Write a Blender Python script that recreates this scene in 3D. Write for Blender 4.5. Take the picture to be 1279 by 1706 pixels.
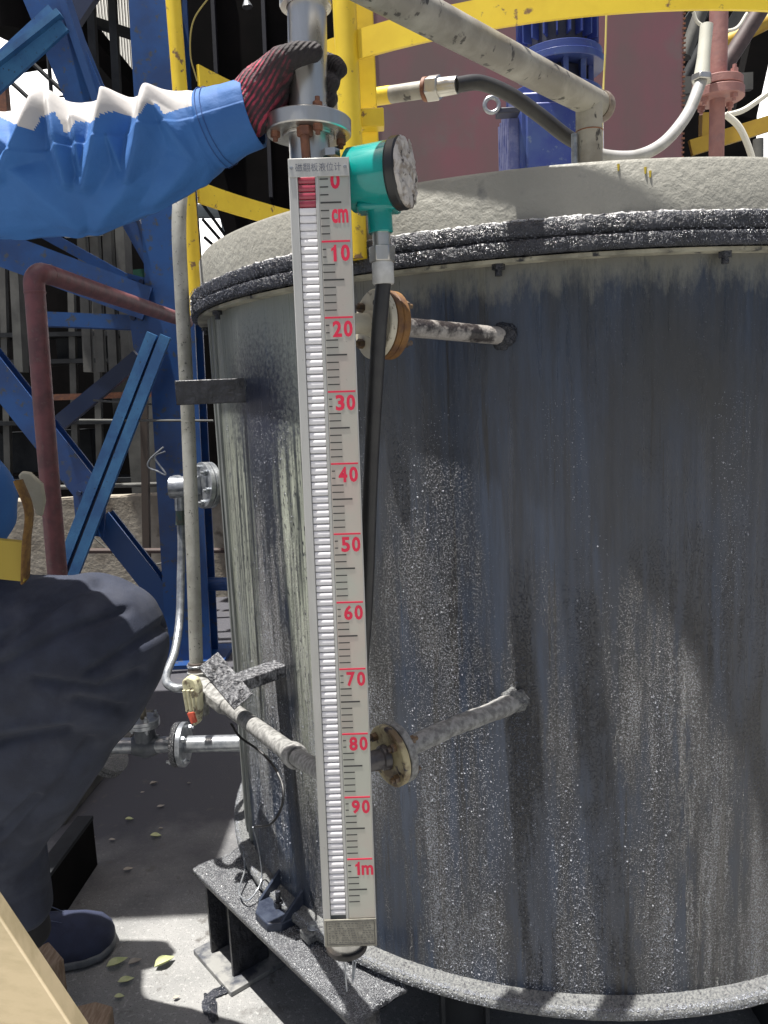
import bpy, bmesh, math, random
from mathutils import Vector, Matrix, noise
random.seed(7)
for o in list(bpy.data.objects): bpy.data.objects.remove(o)
SC = bpy.context.scene
COL = SC.collection
V = Vector
rad = math.radians

# ------------------------------------------------------------------ camera
CAMZ = 1.40
PITCH, ROLL, FPX = 0.1441, 0.0445, 1279.0
cd = bpy.data.cameras.new("Camera"); cam = bpy.data.objects.new("Camera", cd); COL.objects.link(cam)
fw = V((0, math.cos(PITCH), -math.sin(PITCH)))
u0 = V((0, math.sin(PITCH), math.cos(PITCH))); r0 = V((1, 0, 0))
rt = (math.cos(ROLL)*r0 - math.sin(ROLL)*u0).normalized()
up = (math.cos(ROLL)*u0 + math.sin(ROLL)*r0).normalized()
cam.matrix_world = Matrix(((rt.x, up.x, -fw.x, 0), (rt.y, up.y, -fw.y, 0), (rt.z, up.z, -fw.z, CAMZ), (0, 0, 0, 1)))
cd.sensor_fit = 'VERTICAL'; cd.sensor_height = 24; cd.lens = 24*FPX/1706
cd.clip_start = 0.02; cd.clip_end = 2000
SC.camera = cam

# ------------------------------------------------------------------ light
SUN_AZ, SUN_EL = rad(248), rad(80)          # azimuth clockwise from +Y
sdir = V((math.sin(SUN_AZ)*math.cos(SUN_EL), math.cos(SUN_AZ)*math.cos(SUN_EL), math.sin(SUN_EL)))
w = bpy.data.worlds.new("World"); SC.world = w; w.use_nodes = True
nt = w.node_tree; bg = nt.nodes['Background']
sky = nt.nodes.new('ShaderNodeTexSky'); sky.sky_type = 'NISHITA'; sky.sun_disc = False
sky.sun_elevation = SUN_EL; sky.sun_rotation = SUN_AZ; sky.dust_density = 6.0; sky.air_density = 1.0
nt.links.new(sky.outputs[0], bg.inputs[0]); bg.inputs[1].default_value = 0.053
sl = bpy.data.lights.new("Sun", 'SUN'); sl.energy = 5.0; sl.angle = rad(0.5); sl.color = (1, .96, .9)
so = bpy.data.objects.new("Sun", sl); COL.objects.link(so); so.location = (0, 0, 8)
so.rotation_euler = sdir.to_track_quat('Z', 'Y').to_euler()
SC.view_settings.view_transform = 'Standard'; SC.view_settings.look = 'None'
SC.view_settings.exposure = 1.05; SC.view_settings.gamma = 1.0

# ------------------------------------------------------------------ pixel of the photo -> point of the place
def ray(px, py):
    return (fw + rt*((px-639.5)/FPX) + up*((853-py)/FPX))
C0 = V((0, 0, CAMZ))
def W(px, py, Y):
    d = ray(px, py); return C0 + d*(Y/d.y)
def G(px, py, z=0.0):
    d = ray(px, py); return C0 + d*((z-CAMZ)/d.z)
def pxcm(n, Y): return n*Y/FPX          # pixels -> metres at depth Y

# ------------------------------------------------------------------ materials
MATS = {}
def mat(name, c1, c2=None, scale=8, lo=.4, hi=.6, stretch=(1, 1, 1), rough=.6, rough2=None, metal=0, bump=0, bscale=60,
        bdist=.002, c3=None, s3=40, lo3=.55, hi3=.62, st3=(1, 1, 1), spec=.5, bst=(1, 1, 1), detail=6, coat=0, emit=None):
    if name in MATS: return MATS[name]
    m = bpy.data.materials.new(name); m.use_nodes = True; n = m.node_tree.nodes; L = m.node_tree.links
    b = n['Principled BSDF']; b.inputs['Roughness'].default_value = rough; b.inputs['Metallic'].default_value = metal
    b.inputs['Base Color'].default_value = (*c1, 1); b.inputs['Specular IOR Level'].default_value = spec
    b.inputs['Coat Weight'].default_value = coat
    tc = n.new('ShaderNodeTexCoord')
    def nz(sc, st, det=6, r=.6):
        mp = n.new('ShaderNodeMapping'); mp.inputs['Scale'].default_value = st
        L.new(tc.outputs['Object'], mp.inputs[0])
        t = n.new('ShaderNodeTexNoise'); t.inputs['Scale'].default_value = sc; t.inputs['Detail'].default_value = det
        t.inputs['Roughness'].default_value = r
        L.new(mp.outputs[0], t.inputs['Vector']); return t.outputs['Fac']
    def ramp(src, a, c):
        r = n.new('ShaderNodeMapRange'); r.inputs[1].default_value = a; r.inputs[2].default_value = c
        L.new(src, r.inputs[0]); return r.outputs[0]
    col = None
    if c2:
        f = ramp(nz(scale, stretch, detail), lo, hi)
        mx = n.new('ShaderNodeMix'); mx.data_type = 'RGBA'; L.new(f, mx.inputs[0])
        mx.inputs[6].default_value = (*c1, 1); mx.inputs[7].default_value = (*c2, 1); col = mx.outputs[2]
        if rough2 is not None:
            mr = n.new('ShaderNodeMapRange'); mr.inputs[3].default_value = rough; mr.inputs[4].default_value = rough2
            L.new(f, mr.inputs[0]); L.new(mr.outputs[0], b.inputs['Roughness'])
    if c3:
        f = ramp(nz(s3, st3, 8), lo3, hi3)
        mx = n.new('ShaderNodeMix'); mx.data_type = 'RGBA'; L.new(f, mx.inputs[0])
        if col: L.new(col, mx.inputs[6])
        else: mx.inputs[6].default_value = (*c1, 1)
        mx.inputs[7].default_value = (*c3, 1); col = mx.outputs[2]
    if col: L.new(col, b.inputs['Base Color'])
    if bump:
        bp = n.new('ShaderNodeBump'); bp.inputs['Strength'].default_value = bump; bp.inputs['Distance'].default_value = bdist
        L.new(nz(bscale, bst, 4), bp.inputs['Height']); L.new(bp.outputs[0], b.inputs['Normal'])
    MATS[name] = m; return m

blue = mat('blue_paint', (.010, .072, .25), (.010, .045, .16), scale=3, rough=.45, c3=(.05, .06, .08), s3=26, lo3=.58, hi3=.66, bump=.15, bscale=40)
lblue = mat('faded_blue_paint', (.045, .17, .36), (.025, .10, .26), scale=6, rough=.55, c3=(.03, .04, .06), s3=60, lo3=.63, hi3=.7, bump=.2, bscale=80)
yellow = mat('yellow_paint', (.82, .60, .04), (.70, .48, .03), scale=5, rough=.4, c3=(.22, .13, .06), s3=32, lo3=.61, hi3=.66, bump=.15, bscale=30)
oldyellow = mat('dull_yellow_paint', (.5, .32, .03), (.4, .24, .03), scale=5, rough=.5)
pipegrey = mat('weathered_pipe_paint', (.33, .315, .27), (.21, .195, .165), scale=14, rough=.5, c3=(.05, .045, .04), s3=38, lo3=.595, hi3=.63, st3=(1, 1, .5), bump=.25, bscale=90)
conduit = mat('dusty_grey_conduit', (.34, .34, .31), (.24, .24, .21), scale=14, rough=.55, c3=(.04, .04, .04), s3=120, lo3=.62, hi3=.68, bump=.3, bscale=120)
galv = mat('galvanised_steel', (.42, .44, .46), (.25, .27, .3), scale=50, rough=.35, metal=.7, bump=.2, bscale=150)
steel = mat('stainless_steel', (.62, .61, .58), (.5, .49, .46), scale=20, stretch=(1, 1, .2), rough=.27, rough2=.38, metal=.95, bump=.05, bscale=60)
alu = mat('satin_aluminium', (.47, .47, .455), (.40, .40, .38), scale=12, stretch=(3, 3, .4), rough=.42, metal=.35, c3=(.16, .15, .13), s3=300, lo3=.7, hi3=.74)
scalem = mat('scale_plate_metal', (.43, .44, .39), (.47, .41, .37), scale=5, lo=.45, hi=.6, stretch=(1, 1, 1), rough=.38, metal=.45, c3=(.1, .1, .09), s3=260, lo3=.71, hi3=.74)  # pinkish tint is a reflection mixed into the plate colour
white = mat('white_flap', (.80, .79, .80), (.74, .73, .75), scale=90, rough=.4)
redflap = mat('red_flap', (.36, .05, .08), (.26, .035, .055), scale=60, rough=.25, coat=.3)
redprint = mat('red_print', (.62, .015, .06), rough=.5)
blackprint = mat('black_print', (.03, .03, .03), rough=.5)
greyprint = mat('grey_print', (.13, .14, .17), rough=.5)
dullplate = mat('worn_nameplate', (.27, .26, .22), (.21, .20, .17), scale=60, rough=.5, metal=.4, bump=.2, bscale=200)
teal = mat('teal_enamel', (.0, .27, .24), (.0, .23, .21), scale=12, rough=.22, coat=.4)
rubber = mat('black_rubber', (.018, .018, .02), (.03, .03, .03), scale=30, rough=.42, bump=.1, bscale=60)
blackplastic = mat('black_plastic', (.015, .015, .016), rough=.35)
flake = mat('flaking_silver_paint', (.50, .47, .44), (.26, .22, .18), scale=60, lo=.46, hi=.58, rough=.45, c3=(.05, .04, .035), s3=70, lo3=.6, hi3=.63, bump=.8, bscale=70, bdist=.004)
cream = mat('cream_painted_flange', (.56, .52, .41), (.46, .42, .32), scale=20, rough=.4, c3=(.1, .08, .05), s3=60, lo3=.63, hi3=.7, bump=.15, bscale=60)
dirtycream = mat('stained_flange', (.44, .38, .22), (.16, .11, .06), scale=28, lo=.48, hi=.62, rough=.4, c3=(.03, .02, .03), s3=35, lo3=.58, hi3=.64, bump=.3, bscale=60)
rust = mat('orange_rust', (.20, .095, .022), (.10, .045, .02), scale=40, rough=.65, bump=.5, bscale=90)
brownrust = mat('brown_rust', (.22, .09, .045), (.14, .06, .04), scale=50, rough=.6, bump=.3, bscale=90)
tar = mat('wet_tar', (.012, .014, .02), (.035, .038, .05), scale=35, rough=.16, rough2=.32, bump=1.0, bscale=230, bdist=.005, spec=.6)
tarsheet = mat('tar_dusted_steel', (.03, .032, .038), (.15, .155, .165), scale=420, lo=.36, hi=.64, detail=3, rough=.14, rough2=.3, bump=1.0, bscale=200, bdist=.006, spec=.7, c3=(.03, .032, .04), s3=13, lo3=.56, hi3=.66)
dustpipe = mat('dust_coated_pipe', (.29, .29, .28), (.14, .14, .135), scale=90, rough=.6, bump=.7, bscale=120, bdist=.002)
pinkp = mat('pink_primer_pipe', (.36, .185, .165), (.30, .15, .14), scale=40, rough=.55, c3=(.2, .15, .17), s3=15, lo3=.55, hi3=.75, bump=.3, bscale=110)
redp = mat('red_oxide_pipe', (.20, .075, .08), (.13, .055, .06), scale=25, rough=.5, bump=.3, bscale=90, c3=(.22, .15, .13), s3=50, lo3=.6, hi3=.8)
rustplate = mat('pink_primed_plate', (.19, .078, .095), (.135, .09, .09), scale=3.2, lo=.38, hi=.62, stretch=(1, 1, .5), rough=.5, c3=(.12, .125, .115), s3=1.9, lo3=.55, hi3=.66, bump=.1, bscale=15)
motor = mat('deep_blue_enamel', (.025, .04, .21), (.05, .08, .23), scale=9, rough=.32, c3=(.12, .16, .25), s3=80, lo3=.62, hi3=.72, coat=.3)
darkm = mat('dark_machine', (.02, .02, .035), (.03, .035, .06), scale=10, rough=.5)
whitecable = mat('white_cable', (.62, .60, .52), rough=.5)
cable2 = mat('grey_hose', (.38, .38, .38), (.28, .28, .27), scale=20, rough=.5)
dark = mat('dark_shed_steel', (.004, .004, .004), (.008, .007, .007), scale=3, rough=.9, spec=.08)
dgrey = mat('dull_grey_steel', (.035, .038, .042), (.02, .022, .025), scale=5, rough=.7, spec=.2)
mgrey = mat('mid_grey_paint', (.12, .12, .11), (.075, .075, .07), scale=5, rough=.7)
green = mat('dark_green_paint', (.01, .08, .05), rough=.5)
sheetm = mat('corrugated_sheet', (.30, .30, .29), (.2, .2, .2), scale=4, rough=.55)
conc_wall = mat('weathered_render', (.33, .30, .245), (.22, .195, .155), scale=5, rough=.9, c3=(.12, .10, .08), s3=7, lo3=.56, hi3=.68, bump=.6, bscale=30, bdist=.01)
wood = mat('pale_timber', (.22, .18, .11), (.17, .14, .08), scale=12, stretch=(1, 1, 6), rough=.7, bump=.2, bscale=40)
wood2 = mat('grey_brown_timber', (.30, .22, .15), (.20, .13, .08), scale=25, stretch=(6, 1, 1), rough=.8, bump=.3, bscale=50)
leafm = mat('pale_green_leaf', (.58, .60, .34), (.42, .48, .22), scale=50, rough=.6)
leafd = mat('dry_leaf', (.42, .38, .33), (.30, .27, .22), scale=50, rough=.7)
skin = mat('skin', (.42, .25, .17), rough=.5)
strapm = mat('orange_webbing', (.22, .12, .03), (.12, .06, .02), scale=60, rough=.8, bump=.3, bscale=200)
strap2 = mat('yellow_webbing', (.34, .25, .03), rough=.7)
shoem = mat('navy_shoe_fabric', (.028, .036, .075), (.02, .026, .055), scale=20, rough=.8, bump=.4, bscale=400)
darktar = mat('dull_tar', (.012, .013, .017), (.03, .032, .04), scale=40, rough=.4, bump=.8, bscale=90, bdist=.004)
solem = mat('grey_rubber_sole', (.16, .17, .18), (.11, .12, .13), scale=30, rough=.7)
helmetm = mat('white_helmet', (.75, .75, .73), rough=.3)
canvas = mat('cream_canvas', (.5, .47, .36), (.4, .37, .28), scale=12, rough=.8, bump=.3, bscale=30)
hairm = mat('black_hair', (.01, .01, .01), rough=.5)

# ------------------------------------------------------------------ mesh builder
def frame(axis, hint=None):
    a = axis.normalized()
    h = hint or (V((0, 0, 1)) if abs(a.z) < .9 else V((1, 0, 0)))
    x = h - a*h.dot(a)
    if x.length < 1e-5: x = V((1, 0, 0)) - a*a.x
    x.normalize(); y = a.cross(x); return a, x, y
class MB:
    def __init__(s): s.v = []; s.f = []
    def add(s, vs, fs):
        k = len(s.v); s.v += [V(p) for p in vs]; s.f += [tuple(i+k for i in f) for f in fs]; return s
    def box(s, c, size, ax=None):
        ax = ax or (V((1, 0, 0)), V((0, 1, 0)), V((0, 0, 1))); c = V(c); h = [x/2 for x in size]
        vs = [c+ax[0]*(i*h[0])+ax[1]*(j*h[1])+ax[2]*(k*h[2]) for k in (-1, 1) for j in (-1, 1) for i in (-1, 1)]
        return s.add(vs, [(0, 2, 3, 1), (4, 5, 7, 6), (0, 1, 5, 4), (2, 6, 7, 3), (0, 4, 6, 2), (1, 3, 7, 5)])
    def bar(s, p0, p1, w, h, hint=None):
        p0, p1 = V(p0), V(p1); a, x, y = frame(p1-p0, hint)
        return s.box((p0+p1)/2, (h, w, (p1-p0).length), (x, y, a))
    def tube(s, pts, r, seg=14, caps=True, flat=1.0, hint=None):
        pts = [V(p) for p in pts]; n = len(pts); rr = r if isinstance(r, (list, tuple)) else [r]*n
        vs = []; fs = []; px = None
        for i, p in enumerate(pts):
            t = (pts[min(i+1, n-1)]-pts[max(i-1, 0)])
            if px is None: a, x, y = frame(t, hint)
            else:
                a = t.normalized(); x = px - a*px.dot(a)
                x.normalize(); y = a.cross(x)
            px = x
            for k in range(seg):
                q = 2*math.pi*k/seg; vs.append(p + x*(math.cos(q)*rr[i]) + y*(math.sin(q)*rr[i]*flat))
        for i in range(n-1):
            for k in range(seg):
                k2 = (k+1) % seg; fs.append((i*seg+k, i*seg+k2, (i+1)*seg+k2, (i+1)*seg+k))
        if caps: fs.append(tuple(range(seg))[::-1]); fs.append(tuple((n-1)*seg+k for k in range(seg)))
        return s.add(vs, fs)
    def cyl(s, p0, p1, r0_, r1_=None, seg=20): return s.tube([p0, p1], [r0_, r0_ if r1_ is None else r1_], seg)
    def hexa(s, p0, p1, r): return s.tube([p0, p1], r, 6)
    def lathe(s, o, axis, prof, seg=32, jit=0, hint=None):     # prof: closed list of (radius, distance along axis)
        a, x, y = frame(V(axis), hint); o = V(o); n = len(prof); vs = []; fs = []
        for k in range(seg):
            q = 2*math.pi*k/seg; e = x*math.cos(q)+y*math.sin(q)
            for (r, t) in prof: vs.append(o + e*r + a*t)
        for k in range(seg):
            k2 = (k+1) % seg
            for i in range(n):
                j = (i+1) % n; fs.append((k*n+i, k*n+j, k2*n+j, k2*n+i))
        return s.add(vs, fs)
    def disc(s, o, axis, r, t, hole=0, bev=.001, seg=36):       # a flange: solid or ring, from o along axis by t
        if hole: return s.lathe(o, axis, [(hole, 0), (r-bev, 0), (r, bev), (r, t-bev), (r-bev, t), (hole, t)], seg)
        a, x, y = frame(V(axis)); return s.tube([V(o), V(o)+a*bev, V(o)+a*(t-bev), V(o)+a*t], [r-bev, r, r, r-bev], seg)
    def prism(s, poly, o, ex, ey, ez, t):                       # polygon in ex/ey plane, thickness t along ez
        n = len(poly); vs = [V(o)+ex*p[0]+ey*p[1] for p in poly]; vs += [q+ez*t for q in vs]
        return s.add(vs, [tuple(range(n))[::-1], tuple(range(n, 2*n))]+[(i, (i+1) % n, n+(i+1) % n, n+i) for i in range(n)])
    def ibeam(s, p0, p1, h, w, t=.012, hint=None, kind='I'):    # h along hint, w across
        p0, p1 = V(p0), V(p1); a, x, y = frame(p1-p0, hint); L_ = (p1-p0).length; c = (p0+p1)/2
        off = 0 if kind == 'I' else -(w/2-t/2)
        s.box(c+x*(h/2-t/2), (t, w, L_), (x, y, a)); s.box(c-x*(h/2-t/2), (t, w, L_), (x, y, a))
        s.box(c+y*off, (h-2*t, t, L_-.001), (x, y, a)); return s
OFF = {}
def obj(name, mb, m, parent=None, ang=35, bev=0, loc=None, **props):
    me = bpy.data.meshes.new(name)
    if parent is not None: off = OFF[parent]
    else:
        if loc is None:
            mn = V([min(p[i] for p in mb.v) for i in range(3)]); mx = V([max(p[i] for p in mb.v) for i in range(3)])
            loc = V(((mn.x+mx.x)/2, (mn.y+mx.y)/2, mn.z))
        off = V(loc)
    me.from_pydata([p-off for p in mb.v], [], mb.f); me.update()
    bm = bmesh.new(); bm.from_mesh(me); bmesh.ops.recalc_face_normals(bm, faces=bm.faces); bm.to_mesh(me); bm.free()
    me.shade_smooth(); me.set_sharp_from_angle(angle=rad(ang))
    for x in (m if isinstance(m, list) else [m]): me.materials.append(x)
    o = bpy.data.objects.new(name, me); COL.objects.link(o)
    if parent is not None: o.parent = parent
    else: o.location = off
    OFF[o] = off
    if bev:
        b = o.modifiers.new('Bevel', 'BEVEL'); b.width = bev; b.segments = 2; b.limit_method = 'ANGLE'; b.angle_limit = rad(40)
    for k, v in props.items(): o[k] = v
    return o
def thing(name, label, cat, loc, group=None):
    o = bpy.data.objects.new(name, None); COL.objects.link(o); o.location = V(loc); o.empty_display_size = .1
    o['label'] = label; o['category'] = cat
    if group: o['group'] = group
    OFF[o] = V(loc); return o
def solo(name, mb, m, label, cat, group=None, **k):
    o = obj(name, mb, m, **k); o['label'] = label; o['category'] = cat
    if group: o['group'] = group
    return o
def arc(pts, n=12):      # Catmull-Rom through points
    P = [V(p) for p in pts]; P = [P[0]*2-P[1]]+P+[P[-1]*2-P[-2]]; out = []
    for i in range(1, len(P)-2):
        for k in range(n):
            t = k/n; a, b, c, d = P[i-1:i+3]
            out.append(.5*((2*b)+(c-a)*t+(2*a-5*b+4*c-d)*t*t+(3*b-a-3*c+d)*t**3))
    out.append(P[-2]); return out
def bolts(parent, o, axis, rpc, n, r, t0, t1, m, ph=0, name='bolt', shank=True):
    a, x, y = frame(V(axis))
    for k in range(n):
        q = ph+2*math.pi*k/n; e = V(o)+x*(math.cos(q)*rpc)+y*(math.sin(q)*rpc); b = MB()
        b.hexa(e+a*t0, e+a*(t0-r*1.1), r); b.hexa(e+a*t1, e+a*(t1+r*1.2), r)
        if shank: b.cyl(e+a*(t0-r*1.9), e+a*(t1+r*2.2), r*.52, seg=10)
        obj(name, b, m, parent)
# ------------------------------------------------------------------ ground
gm = bpy.data.materials.new('yard_concrete'); gm.use_nodes = True
n = gm.node_tree.nodes; L = gm.node_tree.links; b = n['Principled BSDF']; tc = n.new('ShaderNodeTexCoord')
def tex(n, L, tc, sc, det=6, st=None, rough=.6, typ='ShaderNodeTexNoise', src='Object'):
    t = n.new(typ); t.inputs['Scale'].default_value = sc
    if typ == 'ShaderNodeTexNoise': t.inputs['Detail'].default_value = det; t.inputs['Roughness'].default_value = rough
    if st:
        mp = n.new('ShaderNodeMapping'); mp.inputs['Scale'].default_value = st; L.new(tc.outputs[src], mp.inputs[0]); L.new(mp.outputs[0], t.inputs['Vector'])
    else: L.new(tc.outputs[src], t.inputs['Vector'])
    return t.outputs[0]
def mrange(n, L, s, a, c, d=0, e=1):
    r = n.new('ShaderNodeMapRange'); r.inputs[1].default_value = a; r.inputs[2].default_value = c
    r.inputs[3].default_value = d; r.inputs[4].default_value = e; L.new(s, r.inputs[0]); return r.outputs[0]
def mix(n, L, f, a, c):
    m = n.new('ShaderNodeMix'); m.data_type = 'RGBA'
    if isinstance(f, float): m.inputs[0].default_value = f
    else: L.new(f, m.inputs[0])
    for i, q in ((6, a), (7, c)):
        if isinstance(q, tuple): m.inputs[i].default_value = (*q, 1)
        else: L.new(q, m.inputs[i])
    return m.outputs[2]
def mth(n, L, op, a, c=None):
    m = n.new('ShaderNodeMath'); m.operation = op
    for i, q in ((0, a), (1, c)):
        if q is None: continue
        if isinstance(q, (int, float)): m.inputs[i].default_value = q
        else: L.new(q, m.inputs[i])
    return m.outputs[0]
big = mrange(n, L, tex(n, L, tc, 2.5), .4, .62)
c = mix(n, L, big, (.25, .25, .245), (.17, .175, .172))
c = mix(n, L, mrange(n, L, tex(n, L, tc, 90, 8), .55, .66), c, (.33, .33, .32))
c = mix(n, L, mrange(n, L, tex(n, L, tc, 260, 3), .60, .68), c, (.05, .05, .055))
# shade on the yard further back, darkened into the concrete with a ragged edge
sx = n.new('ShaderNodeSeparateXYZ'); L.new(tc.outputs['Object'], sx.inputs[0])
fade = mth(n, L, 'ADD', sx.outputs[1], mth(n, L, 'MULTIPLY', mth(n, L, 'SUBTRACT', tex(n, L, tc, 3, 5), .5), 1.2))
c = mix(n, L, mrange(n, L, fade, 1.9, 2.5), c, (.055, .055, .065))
c = mix(n, L, mrange(n, L, tex(n, L, tc, 14, 6), .6, .7), c, (.09, .085, .08))
L.new(c, b.inputs['Base Color']); b.inputs['Roughness'].default_value = .75
bp = n.new('ShaderNodeBump'); bp.inputs['Strength'].default_value = .8; bp.inputs['Distance'].default_value = .003
L.new(tex(n, L, tc, 220, 5), bp.inputs['Height']); L.new(bp.outputs[0], b.inputs['Normal'])
g = MB().add([(-300, -300, 0), (300, -300, 0), (300, 600, 0), (-300, 600, 0)], [(0, 1, 2, 3)])
obj('ground', g, gm, loc=(0, 0, 0), kind='structure')

# ------------------------------------------------------------------ the tank
TC = V((.448, 2.177, 0)); RF = .93; RS = .888; ZL = CAMZ+.22; ZT = ZL+.052; ZB = .27; RC = .902; ZC = ZT+.088
def wallhit(px, py, R=RS):
    d = ray(px, py); d.normalize(); a = d.x*d.x+d.y*d.y; q = C0-TC; bb = d.x*q.x+d.y*q.y; cc = q.x*q.x+q.y*q.y-R*R
    return C0+d*((-bb-math.sqrt(max(0, bb*bb-a*cc)))/a)
tank = thing('mixing_tank', 'large round steel tank streaked with black tar behind the level gauge', 'tank', (TC.x, TC.y, 0))
tm = bpy.data.materials.new('tar_streaked_shell'); tm.use_nodes = True
n = tm.node_tree.nodes; L = tm.node_tree.links; b = n['Principled BSDF']; tc = n.new('ShaderNodeTexCoord')
sx = n.new('ShaderNodeSeparateXYZ'); L.new(tc.outputs['Object'], sx.inputs[0])
streak = tex(n, L, tc, 1, 8, (26, 26, 1.0), .65); streak2 = tex(n, L, tc, 1, 8, (80, 80, 2.2), .7)
warp = mth(n, L, 'MULTIPLY', mth(n, L, 'SUBTRACT', streak, .5), .08)
warp2 = mth(n, L, 'MULTIPLY', mth(n, L, 'SUBTRACT', tex(n, L, tc, 3, 3), .5), .05)
xw = mth(n, L, 'ADD', mth(n, L, 'ADD', sx.outputs[0], warp), warp2)
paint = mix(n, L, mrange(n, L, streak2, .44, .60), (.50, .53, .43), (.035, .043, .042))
paint = mix(n, L, mrange(n, L, tex(n, L, tc, 160, 6, (1, 1, .35)), .56, .63), paint, (.03, .035, .04))
tarc = mix(n, L, mrange(n, L, tex(n, L, tc, 1, 10, (38, 38, 2.2), .7), .38, .60), (.005, .010, .023), (.017, .032, .064))  # blue of the reflected sky tinted into the tar colour
tarc = mix(n, L, mrange(n, L, tex(n, L, tc, 2.3, 5, (1, 1, .5)), .5, .66), tarc, (.014, .016, .020))
# pale gritty specks, sun glints painted into the tar, thinned where it is shaded
grit = tex(n, L, tc, 330, 8, None, .75)
area0 = mrange(n, L, tex(n, L, tc, 1, 9, (15, 15, 1.5), .72), .43, .57)
area1 = mrange(n, L, tex(n, L, tc, 3.0, 5, (1, 1, .6), .6), .36, .58)
zf = mrange(n, L, sx.outputs[2], 1.45, .75, .12, 1.0)
xf = mrange(n, L, mth(n, L, 'ADD', sx.outputs[0], mth(n, L, 'MULTIPLY', sx.outputs[2], .25)), .25, .70, 1.0, .05)
area = mth(n, L, 'MULTIPLY', mth(n, L, 'MULTIPLY', area0, area1), mth(n, L, 'MULTIPLY', zf, xf))
thr = mth(n, L, 'ADD', grit, mth(n, L, 'SUBTRACT', mth(n, L, 'MULTIPLY', area, .15), .13))
tarc = mix(n, L, mth(n, L, 'MULTIPLY', mrange(n, L, area, .05, .5), .85), tarc, (.007, .008, .011))
tarc = mix(n, L, mrange(n, L, thr, .505, .56), tarc, (.18, .205, .26))
run = mrange(n, L, tex(n, L, tc, 1, 9, (30, 30, .7), .75), .585, .61)
tarc = mix(n, L, mth(n, L, 'MULTIPLY', run, .9), tarc, (.004, .004, .006))
# pale streaks at the left: bare paint plus painted-in reflections, one tar run between
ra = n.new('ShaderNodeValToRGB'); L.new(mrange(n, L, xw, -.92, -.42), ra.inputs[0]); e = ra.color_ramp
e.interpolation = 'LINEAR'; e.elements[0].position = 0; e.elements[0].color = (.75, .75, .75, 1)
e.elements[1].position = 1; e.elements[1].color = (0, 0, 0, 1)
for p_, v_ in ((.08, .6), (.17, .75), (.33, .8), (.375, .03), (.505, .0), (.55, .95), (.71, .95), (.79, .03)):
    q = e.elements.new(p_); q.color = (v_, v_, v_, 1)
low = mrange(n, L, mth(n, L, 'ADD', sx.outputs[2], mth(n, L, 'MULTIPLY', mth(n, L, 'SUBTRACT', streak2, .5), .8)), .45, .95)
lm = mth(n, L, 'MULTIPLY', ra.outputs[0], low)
# paint left clean under the rim, with a ragged edge of runs
topz = mth(n, L, 'ADD', sx.outputs[2], mth(n, L, 'MULTIPLY', mth(n, L, 'SUBTRACT', tex(n, L, tc, 1, 8, (26, 26, 9), .8), .5), .20))
tmask = mrange(n, L, topz, 1.555, 1.60)
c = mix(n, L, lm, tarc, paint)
c = mix(n, L, mth(n, L, 'MULTIPLY', tmask, .6), c, (.21, .205, .165))
# upper left keeps its pale paint
vm = n.new('ShaderNodeVectorMath'); vm.operation = 'DISTANCE'; L.new(tc.outputs['Object'], vm.inputs[0]); vm.inputs[1].default_value = (-.70, -.545, 1.40)
splash = mrange(n, L, mth(n, L, 'ADD', vm.outputs['Value'], mth(n, L, 'MULTIPLY', mth(n, L, 'SUBTRACT', tex(n, L, tc, 130, 6), .5), .28)), .17, .06)
ul = mth(n, L, 'MULTIPLY', mrange(n, L, xw, -.50, -.60), mrange(n, L, mth(n, L, 'ADD', sx.outputs[2], warp), 1.30, 1.40))
c = mix(n, L, mth(n, L, 'MULTIPLY', ul, .85), c, (.25, .27, .245))
c = mix(n, L, splash, c, (.02, .025, .045))
L.new(c, b.inputs['Base Color']); b.inputs['Specular IOR Level'].default_value = .85
L.new(mrange(n, L, streak2, .35, .7, .24, .5), b.inputs['Roughness'])
bp = n.new('ShaderNodeBump'); bp.inputs['Strength'].default_value = 1.0; bp.inputs['Distance'].default_value = .0032
hs = mth(n, L, 'MULTIPLY', mrange(n, L, thr, .44, .64), mrange(n, L, area, 0, .35))
bh = mth(n, L, 'ADD', mth(n, L, 'MULTIPLY', hs, mth(n, L, 'SUBTRACT', 1.0, mth(n, L, 'MULTIPLY', lm, .6))), mth(n, L, 'MULTIPLY', tex(n, L, tc, 60, 6, (1, 1, .25)), .35))
L.new(bh, bp.inputs['Height']); L.new(bp.outputs[0], b.inputs['Normal'])
sh = MB(); NS = 240
sh.lathe(TC, (0, 0, 1), [(RS-.006, ZB), (RS, ZB), (RS, ZL), (RS-.006, ZL)], NS)
obj('shell', sh, tm, tank, ang=60)
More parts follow.
